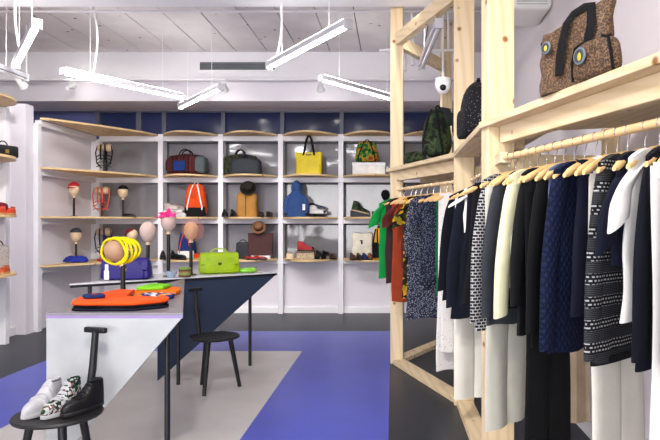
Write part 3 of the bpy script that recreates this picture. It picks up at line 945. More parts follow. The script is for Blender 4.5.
# ================================================================== bags
def satchel(label, loc, rot, w, h, d, m, clasp=BLACKM, tagm=None):
    t = thing('satchel', label, 'bag', loc, rot)
    MB().sell((0, 0, h / 2), w / 2, d / 2, h / 2, .28, .22, fn=lambda p: Vector((p.x * (1 + .10 * (-p.z / h)), p.y * (1 - .35 * (p.z / h)), p.z))).build('body', m, t)
    fl = MB(); rings = []
    for y, z, k in ((d * .25, h * .995, .90), (0, h * 1.02, .93), (-d * .36, h * .985, .95), (-d * .50, h * .88, .96), (-d * .56, h * .66, .96), (-d * .58, h * .46, .92)):
        rings.append([(-w / 2 * k, y - .005, z), (-w / 6 * k, y - .010, z + .003), (w / 6 * k, y - .010, z + .003), (w / 2 * k, y - .005, z), (w / 2 * k, y + .006, z - .008), (-w / 2 * k, y + .006, z - .008)])
    fl.loft(rings).build('flap', m, t, bevel=.003)
    MB().sell((0, -d * .58, h * .27), w * .40, d * .10, h * .22, .3, .3).build('front_pocket', m, t)
    MB().box(-.018, .018, -d * .68, -d * .57, h * .40, h * .56).build('clasp', clasp, t, bevel=.004)
    for s in (-1, 1):
        MB().box(s * w * .3 - .012, s * w * .3 + .012, -d * .62, -d * .55, h * .3, h * .82).build('buckle_strap', m, t, bevel=.003)
    MB().tube(arc(0, h * .97, w * .22, h * .24, 0, 180, 12), .007, 8).build('handle', m, t)
    if tagm:
        MB().box(-w * .40, -w * .30, -d * .78, -d * .75, h * .04, h * .46).tube([(-w * .35, -d * .76, h * .45), (-w * .34, -d * .66, h * .60)], .003, 6).build('swing_tag', tagm, t)
    return t
def duffel(label, loc, rot, w, h, d, m, mh, mp=None, me=None, dark=None, e=.55):
    t = thing('duffel_bag', label, 'bag', loc, rot)
    MB().sell((0, 0, h / 2), w / 2, d / 2, h / 2, e, .35, fn=lambda p: Vector((p.x * (1 - .10 * max(0, p.z / h)), p.y, p.z + .012 * math.cos(p.x / w * 9)))).build('body', m, t)
    for y in (-d * .22, d * .22):
        MB().tube(arc(-w * .02, h * .90, w * .15, h * .36, 0, 180, 12, y), .010, 8).build('handle', mh, t)
    MB().tube([(-w * .44, 0, h * .93), (-w * .2, 0, h * 1.0), (w * .2, 0, h * 1.0), (w * .42, 0, h * .93)], .012, 6, flat=.5).build('zip', dark or mh, t)
    if mp:
        MB().sell((-w * .12, -d * .47, h * .42), w * .15, d * .10, h * .25, .3, .3).build('front_pocket', mp, t)
    if me:
        MB().sell((w * .36, -d * .02, h * .48), w * .14, d * .49, h * .44, .5, .35).build('end_panel', me, t)
    return t
def tote(label, loc, rot, w, h, d, m, ms, drop=.22, lab=None, slump=0):
    t = thing('tote_bag', label, 'bag', loc, rot)
    rings = []
    n = 24
    for i in range(9):
        q = i / 8
        ww = w / 2 * (1 + .06 * q); dd = d / 2 * (1 - .6 * q)
        rings.append([(ww * math.copysign(abs(math.cos(2 * PI * k / n)) ** .35, math.cos(2 * PI * k / n)) + slump * q * q,
                       dd * math.copysign(abs(math.sin(2 * PI * k / n)) ** .5, math.sin(2 * PI * k / n)) + .004 * math.sin(k * 1.7 + i),
                       h * q + (.006 * math.sin(k) if i == 8 else 0)) for k in range(n)])
    MB().loft(rings).build('body', m, t)
    for s in (-1, 1):
        y = s * d * .2
        pts = [(-w * .22, y * 1.3, h * .86), (-w * .20, y, h * 1.0), (-w * .10, y * .6, h + drop * .75), (-w * .03, y * .5, h + drop), (w * .03, y * .5, h + drop), (w * .10, y * .6, h + drop * .75), (w * .20, y, h * 1.0), (w * .22, y * 1.3, h * .86)]
        if ms: MB().tube(pts, .015, 8, flat=.35).build('handle', ms, t)
    if lab: MB().box(-w * .11, w * .11, -d * .36, -d * .25, h * .86, h * .91).build('name_patch', lab, t)
    return t
def backpack(label, loc, rot, w, h, d, m, mp=None, ms=None, group=None, lower=None, cat='bag', tp=.18, e=.45):
    t = thing('backpack', label, cat, loc, rot, group)
    MB().sell((0, 0, h / 2), w / 2, d / 2, h / 2, e, .5, fn=lambda p: Vector((p.x * (1 - tp * 2 * p.z / h), p.y * (1 - .25 * p.z / h), p.z))).build('body', m, t)
    MB().sell((0, -d * .46, h * .30), w * .40, d * .16, h * .25, .45, .4).build('front_pocket', mp or m, t)
    MB().tube(arc(0, h * .97, w * .10, h * .10, 0, 180, 10, d * .1), .008, 8).build('grab_loop', ms or BLK, t)
    for s in (-1, 1):
        if ms: MB().tube([(s * w * .10, -d * .34, h * .97), (s * w * .17, -d * .50, h * .84), (s * w * .27, -d * .62, h * .55), (s * w * .36, -d * .60, h * .30), (s * w * .38, -d * .50, h * .06)], .012, 8, flat=.5).build('strap', ms, t)
    if lower: MB().sell((0, -d * .08, h * .17), w * .515, d * .56, h * .168, .4, .45).build('base_panel', lower, t)
    return t
def sp(px, lv, d=9.0): return Vector(((px - 393) / 600 * d, d, LV[lv] + .0005))
K = 9.0 / 600
RED = cloth('red_cloth', '#a5302c'); ORANGE = cloth('orange_cloth', '#c84414'); BLUE = cloth('mid_blue', '#1c3068'); COBALT = leather('cobalt_purple_leather', '#22166e')
YELLOW = leather('yellow_vinyl', '#ccb600', .45); LIME = leather('lime_leather', '#93b208', .4); GREYF = cloth('grey_felt', '#525a5a'); CHARB = leather('charcoal_canvas', '#272b33', .6)
TAN = cloth('tan_suede', '#a8783a', 150); CHOC = cloth('chocolate_canvas', '#4c3432'); DKHAT = cloth('dark_felt', '#25201e'); PINK = cloth('hot_pink', '#f03a8c')
PALEC = cloth('pale_card', '#e9e6e0'); SKINW = plain('pale_wood_head', '#d2b894', .45, 0, .4, .06, 20); LILAC = plain('pale_pink_head', '#c2aaa2', .5, 0, .4, .05, 10); TANH = plain('tan_head', '#c29a74', .5, 0, .4, .05, 10)
WOODD = plain('brown_head', '#a58468', .5, 0, .4, .05, 10)

# --- second shelf from the top (level 2), left to right
duffel('striped red duffel bag with blue pocket and grey end on top back shelf', sp(187, 2), 0, 40 * K, 20 * K, .24, PLAID, BLK2, BLUE, GREYF)
duffel('camouflage bag standing behind the charcoal holdall', sp(241, 2, 9.16), 0, 34 * K, 21 * K, .14, CAMOD, BLK2, e=.25)
duffel('charcoal holdall in front of the camouflage bag', sp(246, 2, 8.96), 0, 31 * K, 16 * K, .2, CHARB, CHARB, e=.3)
tote('bright yellow tote bag with long black straps on the back shelf', sp(309, 2), 0, 25 * K, 22.5 * K, .13, YELLOW, BLK2, .25, BLACKM)
bx = thing('display_box', 'white box under the jungle-print backpack', 'box', sp(369, 2), 0)
MB().box(-16 * K, 16 * K, -.13, .13, 0, 11.5 * K).build('body', PALEC, bx, bevel=.004)
MB().box(-16.3 * K, 16.3 * K, -.134, .134, 11.5 * K - .035, 11.5 * K + .003).build('lid', plain('white_card', '#efeef0', .6), bx, bevel=.004)
p = sp(367, 2); p.z += 11.5 * K + .0035
backpack('green, red and yellow jungle-print backpack standing on the white box', p, 0, 22 * K, 22 * K, .18, CAMOR, CAMOR, BLK2)

# --- middle shelf (level 1)
def pair(label, px, lv, d=8.95, L=.26, hi=.07, up=BLACKL, sole=BLACKR, rot=-70, gap=.115, group='shoes on the back shelves', **k):
    c = sp(px, lv, d)
    for i, s in enumerate((-1, 1)):
        shoe('shoe', label[i], c + Vector((s * gap / 2, s * .02, 0)), R(rot + i * 8), L, .09, hi, up, sole, group, **k)
GREYSN = leather('grey_pink_sneaker', '#c9bcb8')
rs0 = thing('shoe_riser', 'low white riser carrying two sneakers left of the orange backpack', 'stand', sp(174.5, 1, 9.08)); MB().box(-.14, .14, -.08, .08, 0, .10).build('block', PALEC, rs0, bevel=.003)
shoe('sneaker', 'white and pale pink sneaker left of the orange backpack', sp(171, 1, 9.06) + Vector((0, 0, .1005)), R(-30), .28, .1, .085, GREYSN, WHITES, 'shoes on the back shelves', collar=BROWNL)
shoe('sneaker', 'grey toned sneaker beside the orange backpack', sp(178.5, 1, 9.07) + Vector((0, 0, .1005)), R(-30), .26, .09, .09, plain('taupe_suede', '#8f807a'), WHITES, 'shoes on the back shelves', collar=BROWNL)
shoe('sneaker', 'white sneaker in front of the taupe sneaker near the orange backpack', sp(178, 1, 8.85), R(-18), .28, .1, .06, WHITEL, WHITES, 'shoes on the back shelves')
backpack('orange backpack with white straps and black base on middle shelf', sp(196, 1), R(6), 20 * K, 33 * K, .17, ORANGE, ORANGE, WHT, lower=BLK2)
pair(('left black shoe of the pair before the tan vest', 'right black shoe of the pair before the tan vest'), 229, 1, hi=.09)
vs_ = thing('waistcoat', 'tan suede waistcoat on a stand under the dark felt hat', 'clothing', sp(247, 1, 9.05), 0)
MB().loft([[(w * math.copysign(abs(math.cos(2 * PI * k / 24)) ** .5, math.cos(2 * PI * k / 24)), dd * math.sin(2 * PI * k / 24), z) for k in range(24)] for w, dd, z in ((.155, .07, 0), (.165, .08, .05), (.15, .08, .2), (.155, .075, .31), (.13, .06, .36), (.06, .04, .38))]).build('body', TAN, vs_)
MB().box(-.006, .006, -.085, -.06, .01, .34).build('front_opening', plain('vest_seam', '#3a2a1a'), vs_)
def hat(label, loc, r, h, m, band=None, rot=(0, 0, 0), stand=None, brim=1.55):
    t = thing('hat', label, 'hat', loc, 0)
    M = Matrix.Rotation(rot[0], 4, 'X') @ Matrix.Rotation(rot[1], 4, 'Y')
    MB().lathe([(r * .05, h * .93), (r * .6, h), (r * .85, h * .92), (r * .97, h * .55), (r, h * .08), (r * 1.1, .004), (r * brim, .012), (r * (brim + .02), .006), (r * 1.1, -.006), (r * .95, .0), (r * .9, h * .5), (r * .7, h * .85), (r * .05, h * .88)], 28, M=M).build('crown', m, t)
    if band: MB().lathe([(r * 1.015, .01), (r * 1.02, .035), (r * 1.0, .04), (r * .99, .01)], 28, M=M).build('band', band, t)
    return t
hat('large round dark felt hat resting on top of the tan waistcoat', sp(248, 1, 8.99) + Vector((0, 0, .43)), .085, .10, DKHAT, BLK, (R(62), R(8), 0), brim=1.4)
pair(('left dark brown shoe right of the tan vest', 'right dark brown shoe right of the tan vest'), 265, 1, up=DARKL, L=.24, hi=.06, gap=.12)
# hooded blue jacket on a form
hj = thing('jacket', 'blue hooded jacket on a bust form on middle back shelf', 'jacket', sp(296.5, 1), 0)
rr = []
for i, (w, dd, z) in enumerate(((.15, .09, 0), (.16, .10, .06), (.155, .10, .18), (.13, .09, .28), (.085, .07, .36), (.06, .06, .40))):
    rr.append([(w * math.cos(2 * PI * k / 24) + .006 * math.sin(k * 2 + i), dd * math.sin(2 * PI * k / 24) + .006 * math.sin(k * 3 + i * 2), z) for k in range(24)])
JB = cloth('denim_blue', '#304a7a', 60, .4)
MB().loft(rr).build('body', JB, hj)
MB().sell((0, .0, .455), .078, .08, .095, .9, 1, fn=lambda p: Vector((p.x * (1 - .3 * p.z / .1), p.y, p.z))).build('hood', JB, hj)
for s in (-1, 1):
    MB().tube([(s * .085, -.01, .33), (s * .135, -.02, .25), (s * .155, -.03, .14), (s * .14, -.05, .05)], [.03, .042, .04, .03], 12).build('sleeve', JB, hj)
MB().box(.105, .145, -.107, -.098, .10, .19).build('white_tag', PALEC, hj, rot=(0, 0, 0))
shoe('sneaker', 'navy and white chunky sneaker beside the blue hooded jacket', sp(318, 1), R(-20), .29, .1, .12, leather('white_navy_leather', '#d2d0cf'), BLACKR, 'shoes on the back shelves', straps=[(.3, .4), (.62, .7)], collar=NAVY, toe=CHARB, heel=.03)
shoe('sneaker', 'dark navy sneaker stacked behind the white chunky one', sp(317, 1, 9.14) + Vector((0, 0, .1)), R(-20), .28, .09, .09, leather('navy_leather', '#242b42'), WHITES, 'shoes on the back shelves')
blk = thing('shoe_riser', 'low dark riser block below the navy sneaker', 'stand', sp(317, 1, 9.16)); MB().box(-.12, .12, -.06, .06, 0, .098).build('block', CHARB, blk, bevel=.004)
rs = thing('shoe_riser', 'slanted black riser under the camouflage boot', 'stand', sp(360, 1)); MB().add([(-.14, -.08, 0), (.14, -.08, 0), (.14, .08, 0), (-.14, .08, 0), (-.14, -.08, .10), (.14, -.08, .035), (.14, .08, .035), (-.14, .08, .10)], [(3, 2, 1, 0), (4, 5, 6, 7), (0, 1, 5, 4), (1, 2, 6, 5), (2, 3, 7, 6), (3, 0, 4, 7)]).build('block', CHARB, rs)
sh_ = shoe('ankle_boot', 'camouflage high boot on the slanted black riser', sp(360, 1) + Vector((.0, 0, .068)), 0, .28, .1, .13, CAMO, plain('tan_rubber', '#a08a6c'), 'shoes on the back shelves', laces=4, lace_m=DARKL)
sh_.rotation_euler = (0, R(13), R(-4))
shoe('shoe', 'small maroon shoe beside the camouflage boot by the rack', sp(376, 1, 8.9), R(-60), .24, .09, .06, leather('maroon_leather', '#5b2426'), BLACKR, 'shoes on the back shelves')

# --- lower shelf (level 0)
pair(('left black boot on the lower shelf behind the head stands', 'right black boot on the lower shelf behind the head stands'), 168, 0, hi=.10, L=.25, gap=.14)
shoe('shoe', 'flat black shoe next to the pair of black boots', sp(180, 0, 8.8), R(-30), .26, .09, .06, BLACKL, BLACKR, 'shoes on the back shelves')
backpack('blue and white backpack with orange sides on the lower shelf', sp(187, 0, 9.08), 0, 16 * K, 28 * K, .15, BLUE, BLUE, ORANGE, lower=WHT)
shoe('shoe', 'orange shoe on the lower shelf beside the lime satchel', sp(200, 0, 8.9), R(-25), .24, .09, .06, ORANGE, GUM, 'shoes on the back shelves')
bg = thing('flat_bag', 'dark grey rectangular bag left of the brown tote', 'bag', sp(243, 0, 9.08))
MB().sell((0, 0, .125), 6.5 * K, .05, .125, .25, .25).build('body', CHARB, bg); MB().tube(arc(0, .245, .05, .04, 0, 180), .006, 6).build('handle', BLK2, bg)
tote('chocolate brown canvas tote below the brown brimmed hat', sp(260, 0) + Vector((.01, 0, .055)), R(-2), 24 * K, 22 * K, .10, CHOC, None)
st = thing('bag_riser', 'low riser carrying the chocolate tote', 'stand', sp(261, 0, 9.0)); MB().box(-.14, .14, -.045, .045, 0, .054).build('block', PALEC, st)
hat('brown brimmed hat with dark band above the chocolate tote', sp(258.5, 0, 8.93) + Vector((0, 0, .47)), .066, .09, plain('brown_straw', '#7b563c', .8, 0, .2, .15, 40), DKHAT, (R(60), R(5), 0), brim=1.6)
pair(('left red flat shoe in front of the chocolate tote', 'right red flat shoe in front of the chocolate tote'), 256, 0, d=8.84, up=leather('red_leather', '#a32a28'), L=.22, hi=.03, rot=-25, gap=.13)
hat('beige rounded cap lying at the left end of the lower shelf', sp(290, 0, 8.92) + Vector((0, 0, .006)), .062, .085, plain('beige_straw', '#d9c3a0', .8, 0, .2, .1, 40), None, (0, 0, 0), brim=1.2)
box2 = thing('shoe_box', 'patterned shoe box beneath the red and black boot', 'box', sp(306, 0)); MB().box(-.13, .13, -.07, .07, 0, .112).build('body', vspots('snake_print', '#b9a78c', '#3c3028', 50, .25, .33), box2, bevel=.003)
MB().box(-.133, .133, -.073, .073, .09, .116).build('lid', leather('box_lid', '#6b5a4a'), box2, bevel=.003)
shoe('ankle_boot', 'red topped black ankle boot standing on the patterned box', sp(306, 0) + Vector((0, 0, .1165)), R(-5), .27, .09, .125, leather('red_suede', '#a22b2c', .7), BLACKR, 'shoes on the back shelves', collar=RED, toe=BLACKL, straps=[(.08, .5)])
pair(('left black pump right of the patterned box', 'right black pump right of the patterned box'), 322, 0, hi=.05, L=.22, rot=-68, gap=.10, heel=.05)
shoe('shoe', 'brown buckled shoe at right end of that lower shelf', sp(333, 0), R(-62), .23, .09, .055, BROWNL, BLACKR, 'shoes on the back shelves', straps=[(.5, .6)])
cu_ = thing('cushion', 'cream square cushion with small dark motif on lower shelf', 'cushion', sp(362, 0, 9.12), 0)
MB().sell((0, 0, 12 * K), 10 * K, .055, 12 * K, .35, .45, fn=lambda p: Vector((p.x * (1 + .12 * abs(p.z) / .2), p.y * (1 - .5 * (abs(p.z) / .2) ** 2) * (1 - .4 * (abs(p.x) / .15) ** 2), p.z * (1 + .12 * abs(p.x) / .15)))).build('body', cloth('cream_cushion', '#dcd6c4'), cu_, (0, 0, .02))
MB().box(-.012, .012, -.062, -.05, 0, .06).box(-.03, .0, -.062, -.05, .045, .06).build('motif', BLK, cu_, (0, 0, .22))
for i, (px, m, lab) in enumerate(((352.5, BROWNL, 'brown lace shoe at the left of the cream cushion'), (359, DARKL, 'dark brown shoe in front of the cream cushion'), (364.5, BLUE, 'small blue shoe in front of the cream cushion'), (370, leather('rust_leather', '#7e4a2a'), 'rust brown shoe at the right of the cream cushion'))):
    shoe('shoe', lab, sp(px, 0, 8.84), R(-70 - i * 4), .23, .085, .07, m, BLACKR, 'shoes on the back shelves')
backpack('yellow bag with black straps at the rack end of the lower shelf', sp(378, 0, 8.9), R(-30), 9 * K, 31 * K, .12, plain('amber_cloth', '#d99a18', .7), BLK2, BLK2)
shoe('ankle_boot', 'dark boot on the middle shelf seen behind the rack', sp(416, 1), R(-70), .26, .09, .12, DARKL, BLACKR, 'shoes on the back shelves')
bl = thing('hat_form', 'small black hat form on middle shelf behind rack post', 'hat', sp(385.5, 1, 9.1)); MB().lathe([(.06, 0), (.06, .01), (.012, .02), (.012, .25), (.05, .28), (.07, .34), (.05, .40), (.0, .42)], 20).build('form', BLK, bl)

# ================================================================== heads
def head_stand(label, px, d, base, zc, r, m, tilt=0, poleh=None, pr=.014, rk_=1.32, hx=0, grp='dummy heads', basem=None, baser=.05):
    x = (px - 393) / 600 * d
    t = thing('head_stand', label, 'dummy head', (x, d, base), 0, grp)
    hz = zc - base
    M = Matrix.Translation((hx, 0, hz)) @ Matrix.Rotation(tilt, 4, 'Y')
    MB().lathe([(0, 0), (baser, 0), (baser, .008), (pr, .012), (0, .012)], 24).build('base', basem or BLACKM, t)
    ph = hz - r * rk_ - .018
    MB().tube([(0, 0, .008), (0, 0, ph)], pr, 12).build('pole', BLACK, t)
    MB().tube([(0, 0, ph - .004), (hx * .5, 0, hz - r * rk_ * .75)], [pr * 1.3, pr * 1.05], 12).build('neck', SKINW, t)
    MB().sell((0, 0, 0), r, r * 1.02, r * rk_, 1, 1, 24, 16, fn=lambda p: Vector((p.x * (1 + .10 * p.z / (r * rk_)), p.y * (1 + .08 * p.z / (r * rk_)), p.z)), M=M).build('head', m, t)
    return t, Vector((x + hx, d, zc)), M
def cap(name, label, c, r, m, cat='hat', tilt=0, z0=-.1, brim=True, rk_=1.32):
    t = thing(name, label, cat, c)
    M = Matrix.Rotation(tilt, 4, 'Y')
    prof = []
    R1 = r * 1.06 + .010; H1 = r * rk_ * 1.03 + .008
    for i in range(10):
        a = R(90 - i * 7.5)
        prof.append((R1 * math.cos(a), H1 * math.sin(a)))
    prof.append((R1 - .006, prof[-1][1]))
    for i in range(9, -1, -1):
        a = R(90 - i * 7.5)
        prof.append(((R1 - .006) * math.cos(a), (H1 - .006) * math.sin(a)))
    MB().lathe(prof, 26, M=M).build('crown', m, t)
    if brim: MB().sell((0, -R1 * .9, H1 * .12), r * .8, r * .55, .006, .5, 1, M=M).build('peak', m, t)
    return t
LD = 8.25
# corner shelves
h, c, M = head_stand('pale head stand wearing the red cap on the corner shelf', 74, LD, LV[1], LV[1] + .37, .068, SKINW)
cap('cap', 'red cap on the pale head at the left of corner shelf', c + Vector((0, 0, .012)), .066, leather('red_felt', '#b01f2c', .8))
h, c, M = head_stand('pale head stand with black bathing cap on the corner shelf', 123, 8.75, LV[1], LV[1] + .36, .068, SKINW)
cap('cap', 'black cap on the pale head beside the white shelf post', c + Vector((0, 0, .008)), .066, BLK, brim=False)
shoe('shoe', 'black flat shoe at the foot of the black-capped head', (on(129, 8.7, 0).x, 8.70, LV[1] + .0005), R(-10), .22, .08, .03, BLACKL, BLACKR, simple=True)
h, c, M = head_stand('pale head stand above the blue collar on lower corner shelf', 76, LD, LV[0], LV[0] + .37, .072, SKINW, pr=.014)
cap('head_band', 'dark felt band around the head above the blue collar', c + Vector((0, 0, .005)), .070, cloth('slate_felt', '#3f4148'), 'headwear', brim=False)
cl_ = thing('collar', 'wide blue ruffled collar lying around the foot of a head stand', 'collar', (on(76, LD, 0).x, LD, LV[0] + .013))
rr = []
for q, (r_, z_) in enumerate(((.16, 0), (.165, .01), (.13, .055), (.075, .075), (.06, .07), (.07, .02), (.12, .0))):
    rr.append([((r_ + .008 * math.sin(k * 1.6)) * math.cos(2 * PI * k / 30), (r_ * .7) * math.sin(2 * PI * k / 30), z_ + .006 * math.sin(k * 2.1)) for k in range(30)])
MB().loft(rr, closed=True).build('ruffle', cloth('royal_blue', '#26318e', 60, .3), cl_)
h, c, M = head_stand('tilted pale head with dark red cap behind the yellow headpiece', 132, 8.6, LV[0], LV[0] + .36, .070, SKINW, R(25))
cap('cap', 'dark red cap tilted on the head behind the purple satchel', c + Vector((-.01, 0, .01)), .068, leather('dark_red_felt', '#6b1c28', .8), tilt=R(-30), brim=False)
nk = thing('necklace', 'pale pink bead necklace around the pole of the dark red capped head', 'necklace', (on(132, 8.6, 0).x, 8.6, LV[0] + .20))
for k in range(14):
    a = 2 * PI * k / 14
    MB().sell((.045 * math.cos(a), .045 * math.sin(a), -.02 + .03 * math.sin(a)), .0105, .0105, .0105, nu=10, nv=6).build('bead', cloth('pink_beads', '#d08c86'), nk)
def harness(label, px, d, lv, hgt, m, m2, fringe):
    x = (px - 393) / 600 * d
    t = thing('strap_harness', label, 'accessory', (x, d, LV[lv]), 0)
    MB().lathe([(0, 0), (.05, 0), (.05, .008), (.02, .012), (.02, hgt * .6), (.0, hgt * .6)], 20).build('stand', BLACKM, t)
    for s in (-1, 1):
        MB().sell((s * .055, 0, hgt - .06), .058, .06, .06, nu=20, nv=12).build('wooden_ball', SKINW, t)
        MB().tube([(s * .03, -.066, hgt - .02), (s * .035, -.07, hgt * .7), (s * .03, -.06, hgt * .45)], .012, 8, flat=.5).build('upright_strap', m, t)
        MB().tube([(s * .10, -.02, hgt - .03), (s * .125, -.03, hgt * .7), (s * .10, -.04, hgt * .35), (s * .03, -.05, hgt * .2)], .009, 8).build('side_strap', m, t)
    MB().tube([(0, .02, 0.01), (0, .02, hgt * .9)], .022, 10).build('pole', m2, t)
    for q in range(fringe):
        z = hgt * (.28 + .11 * q)
        MB().tube([(-.11, -.03, z - .02), (-.05, -.07, z), (.05, -.07, z), (.11, -.03, z - .02)], .009, 8, flat=.6).build('cross_strap', m, t)
    return t
harness('black strap harness over two wooden balls on upper corner shelf', 105, 8.85, 2, .45, BLK2, BLK2, 4)
harness('coral red strap harness over wooden balls on middle corner shelf', 102, 8.85, 1, .45, leather('coral_leather', '#c8483c'), leather('coral_leather', '#c8483c'), 3)
harness('blue strap harness with wooden balls on lower corner shelf', 104, 8.85, 0, .47, cloth('navy_strap', '#222a55'), cloth('navy_strap', '#222a55'), 2)
tag(MB().sell((0, 0, .018), .07, .05, .018, .7, .8).build('purse', leather('scarlet_leather', '#b02a20'), None, (on(102, 8.5, 0).x, 8.5, LV[0] + .0005)), 'small scarlet purse lying on the lower corner shelf', 'purse')

# --- left unit items
def lx(y, off=.0): return -4.26 + off
bk = thing('handbag', 'black boxy handbag on the cut-off left shelf', 'bag', (-4.29, 6.60, LV[2] + .0005), R(70))
MB().sell((0, 0, .07), .15, .06, .07, .25, .25).build('body', BLACKL, bk); MB().tube(arc(0, .135, .05, .05, 0, 180), .007, 8).build('handle', BLACKL, bk); MB().box(-.02, .02, -.068, -.058, .05, .09).build('clasp', BRASS, bk)
bt = thing('bottle_bag', 'tall dark bag behind the black handbag at the left border', 'bag', (-4.33, 6.33, LV[2] + .0005)); MB().lathe([(0, 0), (.06, 0), (.07, .1), (.05, .2), (.02, .25), (.0, .26)], 18).build('body', DARKL, bt)
tag(MB().sell((0, 0, .07), .11, .08, .07, .6, .6).build('hat', cloth('burgundy_felt', '#6a1c30'), None, (-4.30, 6.50, LV[1] + .0005)), 'burgundy soft hat on the cut-off left shelf', 'hat')
shoe('shoe', 'orange red shoe beside the burgundy hat at left border', (-4.22, 6.62, LV[1] + .0005), R(-75), .25, .09, .07, leather('vermilion', '#c8401c'), GUM, 'shoes on the left shelves')
shoe('shoe', 'second orange red shoe, nearer the left border', (-4.16, 6.36, LV[1] + .0005), R(-75), .25, .09, .07, leather('vermilion', '#c8401c'), GUM, 'shoes on the left shelves')
gb = thing('handbag', 'grey patterned handbag on the lowest left shelf', 'bag', (-4.33, 6.58, LV[0] + .0005), R(60)); MB().sell((0, 0, .15), .10, .05, .15, .3, .3).build('body', vspots('grey_snake', '#a39a94', '#6b625e', 50, .2, .3), gb); MB().tube(arc(0, .29, .05, .06, 0, 180), .007, 8).build('handle', BROWNL, gb)
shoe('shoe', 'rust coloured shoe in front of the grey patterned handbag', (-4.17, 6.45, LV[0] + .0005), R(-70), .25, .09, .06, leather('rust_red', '#a8451c'), GUM, 'shoes on the left shelves')

# ================================================================== things on the tables
TB = TZ + .0005
satchel('purple leather satchel with a white swing tag on the white table', on(127, 5.22, TB), R(8), .40, .185, .12, COBALT, BRASS, PALEC)
head_stand('plain pale pink head on a black pole behind the purple satchel', 148, 5.42, TB, 1.4 - 10 / 600 * 5.42, .071, LILAC, pr=.016)
h, c, M = head_stand('pink head on a black pole wearing the hot pink veil', 168.5, 5.52, TB, 1.4 - 0 / 600 * 5.52, .068, LILAC, pr=.016)
vl = thing('fascinator', 'hot pink feathery headpiece on the pink head', 'headwear', c)
rnd = random.Random(5)
fm = MB()
for k in range(34):
    a = rnd.uniform(0, 2 * PI); b = rnd.uniform(.35, 1.2)
    d = Vector((math.cos(a) * math.cos(b) - .35, math.sin(a) * math.cos(b), math.sin(b))).normalized()
    s0 = Vector((d.x * .068, d.y * .068, d.z * .085 + .004))
    e = s0 + d * rnd.uniform(.02, .055) + Vector((rnd.uniform(-.05, .02), 0, -.012))
    fm.tube([s0, (s0 + e) / 2 + Vector((0, 0, .008)), e], [.016, .013, .003], 6, flat=.3)
fm.build('feathers', PINK, vl)
MB().lathe([(.078 * math.cos(R(a)) + .002, .088 * math.sin(R(a)) + .004) for a in range(30, 91, 10)] + [(.0, .09), (.0, .086), (.06, .055)], 20).build('base_cap', PINK, vl)
h, c, M = head_stand('tan head on a black pole just left of the lime satchel', 191, 5.66, TB, 1.4 - 9.0 / 600 * 5.66, .066, TANH, pr=.016)
tv = thing('veil', 'thin coral tulle veil standing out around the tan head', 'headwear', c)
vm = NT('coral_tulle'); vm.b.inputs['Alpha'].default_value = .14
vmat = vm.fin('#f0a090', .9, 0, .1)
MB().sell((.012, .015, .012), .105, .085, .115, nu=28, nv=16, fn=lambda p: p * (1 + .05 * math.sin(p.x * 90) * math.sin(p.z * 70))).build('tulle', vmat, tv)
bw = thing('bowl', 'small pale blue glass bowl at the foot of the pink head', 'bowl', on(171, 5.40, TB)); MB().lathe([(0, 0), (.025, 0), (.03, .008), (.05, .035), (.055, .055), (.051, .055), (.045, .035), (.025, .014), (0, .012)], 28).build('body', plain('pale_blue_glass', '#9fb2c8', .15, 0, .6, .15, 40), bw)
MB().sell((0, 0, .035), .036, .036, .02).build('contents', cloth('grey_yarn', '#77808e'), bw)
bb = thing('bracelet_stack', 'brown and green woven bangles stacked beside the tan head', 'bracelets', on(185, 5.44, TB))
for q in range(5):
    MB().tube([(.045 * math.cos(2 * PI * k / 24), .045 * math.sin(2 * PI * k / 24), .012 + q * .0165) for k in range(24)], .0105, 8, closed=True).build('bangle', [cloth('brown_cord', '#6b4a3a'), cloth('green_cord', '#7c9a4a'), cloth('tan_cord', '#9a7a5c')][q % 3], bb)
satchel('lime yellow leather satchel with a dark clasp on the white table', on(219, 5.84, TB), R(22), .37, .20, .13, LIME, plain('dark_bronze', '#5a5420', .3, .8))
lp = thing('belt', 'coiled lime belt lying at the pointed end of the white table', 'belt', on(248, 5.93, TB), R(20))
for q, r_ in enumerate((.07, .035)):
    MB().tube([(r_ * math.cos(2 * PI * k / 24), r_ * .7 * math.sin(2 * PI * k / 24), .024) for k in range(24)], .022 if r_ > .06 else .012, 8, closed=True).build('coil', plain('lime_strap', '#86c83a', .4), lp)

# grey table: folded clothes
def puff(name, label, cat, poly, z0, z1, m, group=None, parts=()):
    cx = sum(p[0] for p in poly) / len(poly); cy = sum(p[1] for p in poly) / len(poly)
    P = []
    n = len(poly)
    for i in range(n):                                   # Catmull-Rom around the outline
        p0, p1, p2, p3 = (Vector(poly[(i + j - 1) % n]) for j in range(4))
        for s in range(5):
            t = s / 5
            P.append((p1 + (p2 - p1) * t) * .55 + .45 * .5 * ((2 * p1) + (p2 - p0) * t + (2 * p0 - 5 * p1 + 4 * p2 - p3) * t * t + (3 * p1 - p0 - 3 * p2 + p3) * t ** 3))
    h = z1 - z0
    rings = []
    for k, z in ((.955, 0), (.99, h * .2), (1, h * .5), (.992, h * .8), (.965, h * .95), (.85, h), (.4, h * 1.01), (.02, h * 1.01)):
        rings.append([((p.x - cx) * k, (p.y - cy) * k, z + (.003 * math.sin(i * .9 + k * 9) if z > h * .7 else 0)) for i, p in enumerate(P)])
    o = MB().loft(rings).build(name, m, None, (cx, cy, z0))
    return tag(o, label, cat, group), Vector((cx, cy, z0))
swt = [(-1.80, 3.36), (-1.60, 3.345), (-1.45, 3.355), (-1.32, 3.48), (-1.33, 3.56), (-1.46, 3.52), (-1.60, 3.55), (-1.70, 3.95), (-1.80, 3.97), (-1.87, 3.62)]
small = [((x + 1.6) * .98 - 1.6, (y - 3.6) * .97 + 3.6) for x, y in swt]
puff('sweater', 'folded navy sweater at the bottom of the pile on grey table', 'sweater', swt, TB, TB + .017, NAVY, 'folded sweaters on the grey table')
